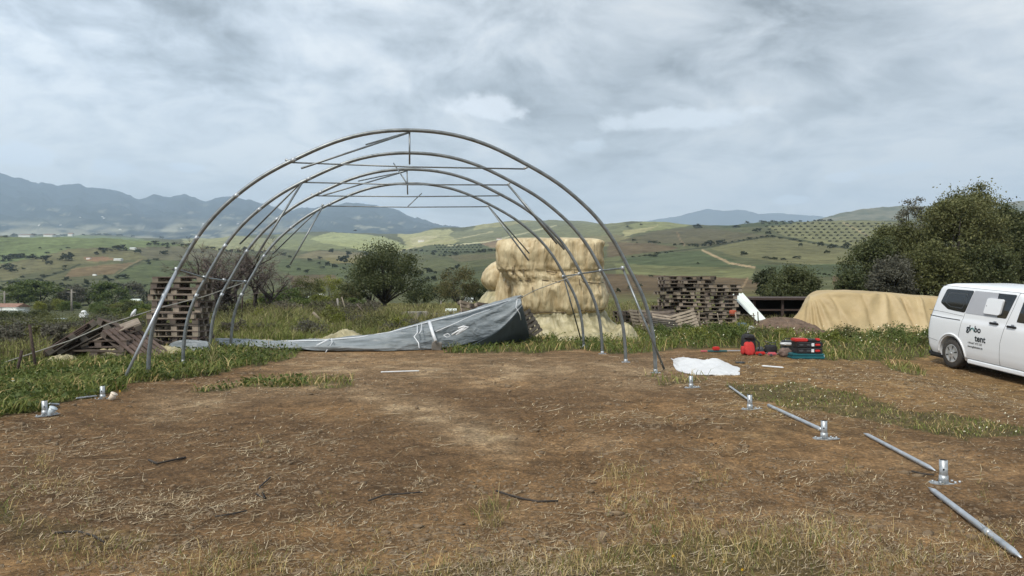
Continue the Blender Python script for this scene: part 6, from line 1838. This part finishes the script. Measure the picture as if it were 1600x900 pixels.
add_blades('w', x, y, (.2 + .3 * rng.random(len(x))), y * .0016, rng.uniform(.1, .6, len(x)), 12)
# dry tufts near the camera
tuft = [(360, 880, 46, 26), (330, 890, 26, 18), (770, 805, 20, 30), (985, 745, 26, 16), (1110, 748, 22, 14), (1000, 790, 40, 20), (1050, 830, 60, 26), (1275, 845, 66, 30), (1180, 850, 50, 22), (1370, 890, 50, 22), (60, 760, 44, 12), (130, 870, 60, 20), (700, 890, 50, 18), (860, 890, 60, 20), (1130, 880, 90, 22), (1210, 645, 36, 7), (960, 740, 14, 24), (1330, 640, 30, 7), (1550, 850, 40, 20), (540, 890, 40, 16), (420, 892, 30, 12), (1440, 880, 40, 20), (940, 880, 60, 24)]
for i in range(55):
    a_ = random.uniform(-20, 1640); b_ = random.uniform(640, 905)
    if random.random() < (.25 if 250 < a_ < 900 and b_ < 780 else .9): tuft.append((a_, b_, random.uniform(3, 14), random.uniform(5, 14)))
tx, ty, th_ = [], [], []
for (a, b, c_, d_) in tuft:
    n = int(c_ * 5)
    px = a + rng.normal(size=n) * c_ * .8; row = b + rng.normal(size=n) * 13 * (b - HY) / 400.
    Z = F * EYE / np.maximum(row - HY, 60)
    tx.append((px - CX) / F * Z); ty.append(Z); th_.append(d_ / F * Z * rng.uniform(.4, 1.5, n))
tx, ty, th_ = map(np.concatenate, (tx, ty, th_))
mk = rng.random(len(tx)) < .3
add_blades('g', tx[mk], ty[mk], th_[mk] * .8, np.full(mk.sum(), .004), rng.uniform(.1, .8, mk.sum()), 13)
add_blades('d', tx[~mk], ty[~mk], th_[~mk], np.full((~mk).sum(), .0038), rng.uniform(.2, 1.1, (~mk).sum()), 14)
for key, nm, mm_ in (('g', 'grass', 'grass'), ('d', 'dry_grass', 'grass_dry'), ('w', 'weeds', 'weed')):
    Vs, Ts = [], []; off = 0
    for V, T in allV[key]:
        Vs.append(V); Ts.append(T + off); off += len(V)
    mesh_np(nm, np.concatenate(Vs), np.concatenate(Ts), M[mm_])['kind'] = 'stuff'
# straw litter lying on the soil
x, y, px, row = sample_px(260000, (-40, 552), (1640, 905), 21)
cl = sst(fbm(x * 1.4, y * 1.6, 4, 421), -.25, .45)
dn = .05 + .30 * cl ** 2.2
dn = dn + .75 * sst(px, 1060, 1180) * (1 - sst(row, 610, 700)) * (.4 + .6 * cl)
for (a, b, ra, rb, k) in ((60, 770, 120, 40, .5), (300, 860, 160, 40, .7), (1100, 860, 300, 60, .8), (560, 800, 120, 30, .6), (1120, 650, 120, 12, 1.), (230, 790, 130, 20, .4), (920, 740, 60, 30, .5), (1000, 770, 70, 40, .6), (640, 890, 260, 18, .5), (80, 690, 120, 18, .3), (900, 655, 80, 8, .5), (1350, 590, 300, 30, .6), (1560, 640, 100, 40, .5)):
    dn = dn + k * np.exp(-((px - a) / ra) ** 2 - ((row - b) / rb) ** 2) * (.3 + .7 * cl)
dn = np.where(soft_green(px, row, x, y) > .75, dn * .3, dn)
keep = rng.random(len(x)) < dn * .34
x, y, px, row = x[keep], y[keep], px[keep], row[keep]
n = len(x)
Ls = np.clip(rng.lognormal(-3.45, .65, n), .010, .16) * np.clip(y / 5, 1, 2.2)
lg = rng.random(n) < .07
Ls = np.where(lg, Ls * 2.6 + .06, Ls)
ws = np.maximum(.0030, y * .0006) * rng.uniform(.6, 1.5, n)
a = rng.uniform(0, math.pi, n); cv = rng.normal(size=n) * .35
zc = HT(x, y, True) + .006
dx, dy = np.cos(a), np.sin(a)
segs = []
for q in (-1, 0, 1):
    ox = x + dx * Ls * .5 * q - dy * cv * Ls * (q * q) * .5; oy = y + dy * Ls * .5 * q + dx * cv * Ls * (q * q) * .5
    zz_ = HT(ox, oy, True) + .005 + np.abs(rng.normal(size=n)) * .012 * (1 if q else .3)
    wq = ws * (1 if q == 0 else .55)
    segs.append((np.stack([ox - dy * wq * .5, oy + dx * wq * .5, zz_ + wq * .2], -1), np.stack([ox + dy * wq * .5, oy - dx * wq * .5, zz_], -1)))
V = np.stack([segs[0][0], segs[0][1], segs[1][1], segs[1][0], segs[2][1], segs[2][0]], 1).reshape(-1, 3)
i = np.arange(n)[:, None] * 6
T = np.concatenate([i + np.array([[0, 1, 2, 3]]), i + np.array([[3, 2, 4, 5]])])
mesh_np('straw_litter', V, T, M['straw'], k=4)['kind'] = 'stuff'
# clods
x, y, px, row = sample_px(40000, (-40, 560), (1640, 905), 31)
cl = sst(fbm(x * .9, y * 1.1, 3, 431), -.1, .4)
keep = (rng.random(len(x)) < .15 + .8 * cl) & (soft_green(px, row, x, y) < .7)
x, y = x[keep], y[keep]; n = len(x)
ico = bmesh.new(); bmesh.ops.create_icosphere(ico, subdivisions=1, radius=1); IV = np.array([v.co[:] for v in ico.verts]); IF = np.array([[v.index for v in f.verts] for f in ico.faces]); ico.free()
sz = np.clip(rng.lognormal(-5.1, .6, n), .002, .03) * np.clip(y / 7, 1, 2)
Vc = IV[None] * (1 + .28 * rng.normal(size=(n, len(IV), 1))) * (1 + .3 * rng.normal(size=(n, 1, 3))) * sz[:, None, None] * np.array([1.2, 1, .7])
Vc = Vc + np.stack([x, y, HT(x, y, True)], -1)[:, None]
T = (IF[None] + (np.arange(n) * len(IV))[:, None, None]).reshape(-1, 3)
mesh_np('soil_clods', Vc.reshape(-1, 3), T, M['clod'], smooth=False)['kind'] = 'stuff'
# flowers: tiny white daisies scattered in the green
x, y, px, row = sample_px(9000, (-30, 503), (1640, 700), 41)
g = soft_green(px, row, x, y)
fw = sst(fbm(x * .8, y * .8, 3, 441), -.2, .3)
dens_ = g * fw * np.where((px > 1000) & (row < 560), .5, np.where((px > 1150) & (row > 596), .38, np.where(px < 330, .10, .09)))
keep = rng.random(len(x)) < dens_
x, y, px, row = x[keep], y[keep], px[keep], row[keep]
zf = HT(x, y) + np.where((px > 1000) & (row < 560), rng.uniform(.12, .42, len(x)), rng.uniform(.05, .16, len(x)))
rr = np.clip(y * .0009, .008, .022) * rng.uniform(.35, 1.15, len(x))
k = np.arange(6) / 6 * 2 * math.pi
V = np.stack([x[:, None] + rr[:, None] * np.cos(k), y[:, None] + rr[:, None] * np.sin(k) * .8, zf[:, None] + rr[:, None] * .9 * np.sin(k + 1.)], -1).reshape(-1, 3)
T = np.arange(len(x))[:, None] * 6 + np.array([[0, 1, 2, 3], [0, 3, 4, 5]]).reshape(1, 8); T = T.reshape(-1, 4)
mesh_np('white_flowers', V, T, M['petal'], k=4)['kind'] = 'stuff'
def flower(px, row, r, h, m, label, name, group=None):
    p = G(px, row + h / 1.66 * 0); b = Vector((p.x, p.y, p.z))
    e_ = empty(name, b); hgt_ = h
    MB().tube([(0, 0, -.02), (.005, 0, hgt_)], .0022, 5).build('stem', M['grass'], e_)
    f_ = MB()
    for k in range(8):
        a = k / 8 * 2 * math.pi; ca, sa = math.cos(a), math.sin(a)
        f_.add([(.005, 0, hgt_), (.005 + r * .7 * ca - r * .3 * sa, r * .3 * ca * .5 - .01, hgt_ + r * .7 * sa), (.005 + r * ca, -.012, hgt_ + r * sa), (.005 + r * .7 * ca + r * .3 * sa, -r * .3 * ca * .5 - .01, hgt_ + r * .7 * sa)], [(0, 1, 2, 3)])
    f_.build('petals', M[m], e_)
    MB().cyl((.005, -.016, hgt_), (.005, -.006, hgt_), r * .3, 8).build('flower_centre', M['petal_y'], e_)
    return tagp(e_, label, 'flower', group)
flower(1050, 892, .011, .09, 'petal_y', 'brightest yellow flower in the grass tuft at the bottom', 'yellow_flower')
flower(1130, 888, .007, .04, 'petal_y', 'small yellow flower between the two larger ones at the bottom', 'yellow_flower')
flower(1158, 903, .010, .05, 'petal_y', 'yellow flower nearest the bottom edge', 'yellow_flower')
flower(187, 622, .02, .1, 'petal_y', 'yellow flower beside the cream cup on the grass edge', 'yellow_flower')
flower(20, 625, .03, .28, 'petal', 'large single white daisy with yellow centre at the far left', 'white_daisy')
# twigs on the soil
for i, (pts, r, lab) in enumerate((([(775, 771), (790, 776), (815, 783), (840, 788), (872, 787)], .008, 'dark curved twig on the bare soil at the middle bottom'),
      ([(575, 787), (600, 778), (640, 775), (660, 773)], .007, 'thin dark twig left of the curved one'),
      ([(85, 838), (120, 835), (145, 842), (162, 852)], .007, 'curved twig in the lower left corner'),
      ([(232, 722), (245, 728), (262, 724), (290, 718)], .010, 'short dark twig cluster on the left part of the soil'),
      ([(400, 776), (415, 784), (405, 765), (422, 750)], .007, 'crooked twig left of the middle of the soil'),
      ([(335, 812), (360, 808), (385, 803)], .006, 'straight thin twig in the lower left quarter'),
      ([(1425, 740), (1440, 744), (1460, 746)], .008, 'reddish twig piece beside the largest base plate'))):
    P3 = []
    for q in pts:
        g_ = G(*q); P3.append(Vector((g_.x, g_.y, gz(g_.x, g_.y) + .02)))
    o_ = MB().tube(P3, r, 6).build('twig', M['bark'])
    tagp(o_, lab, 'twig', 'twigs on the bare soil')
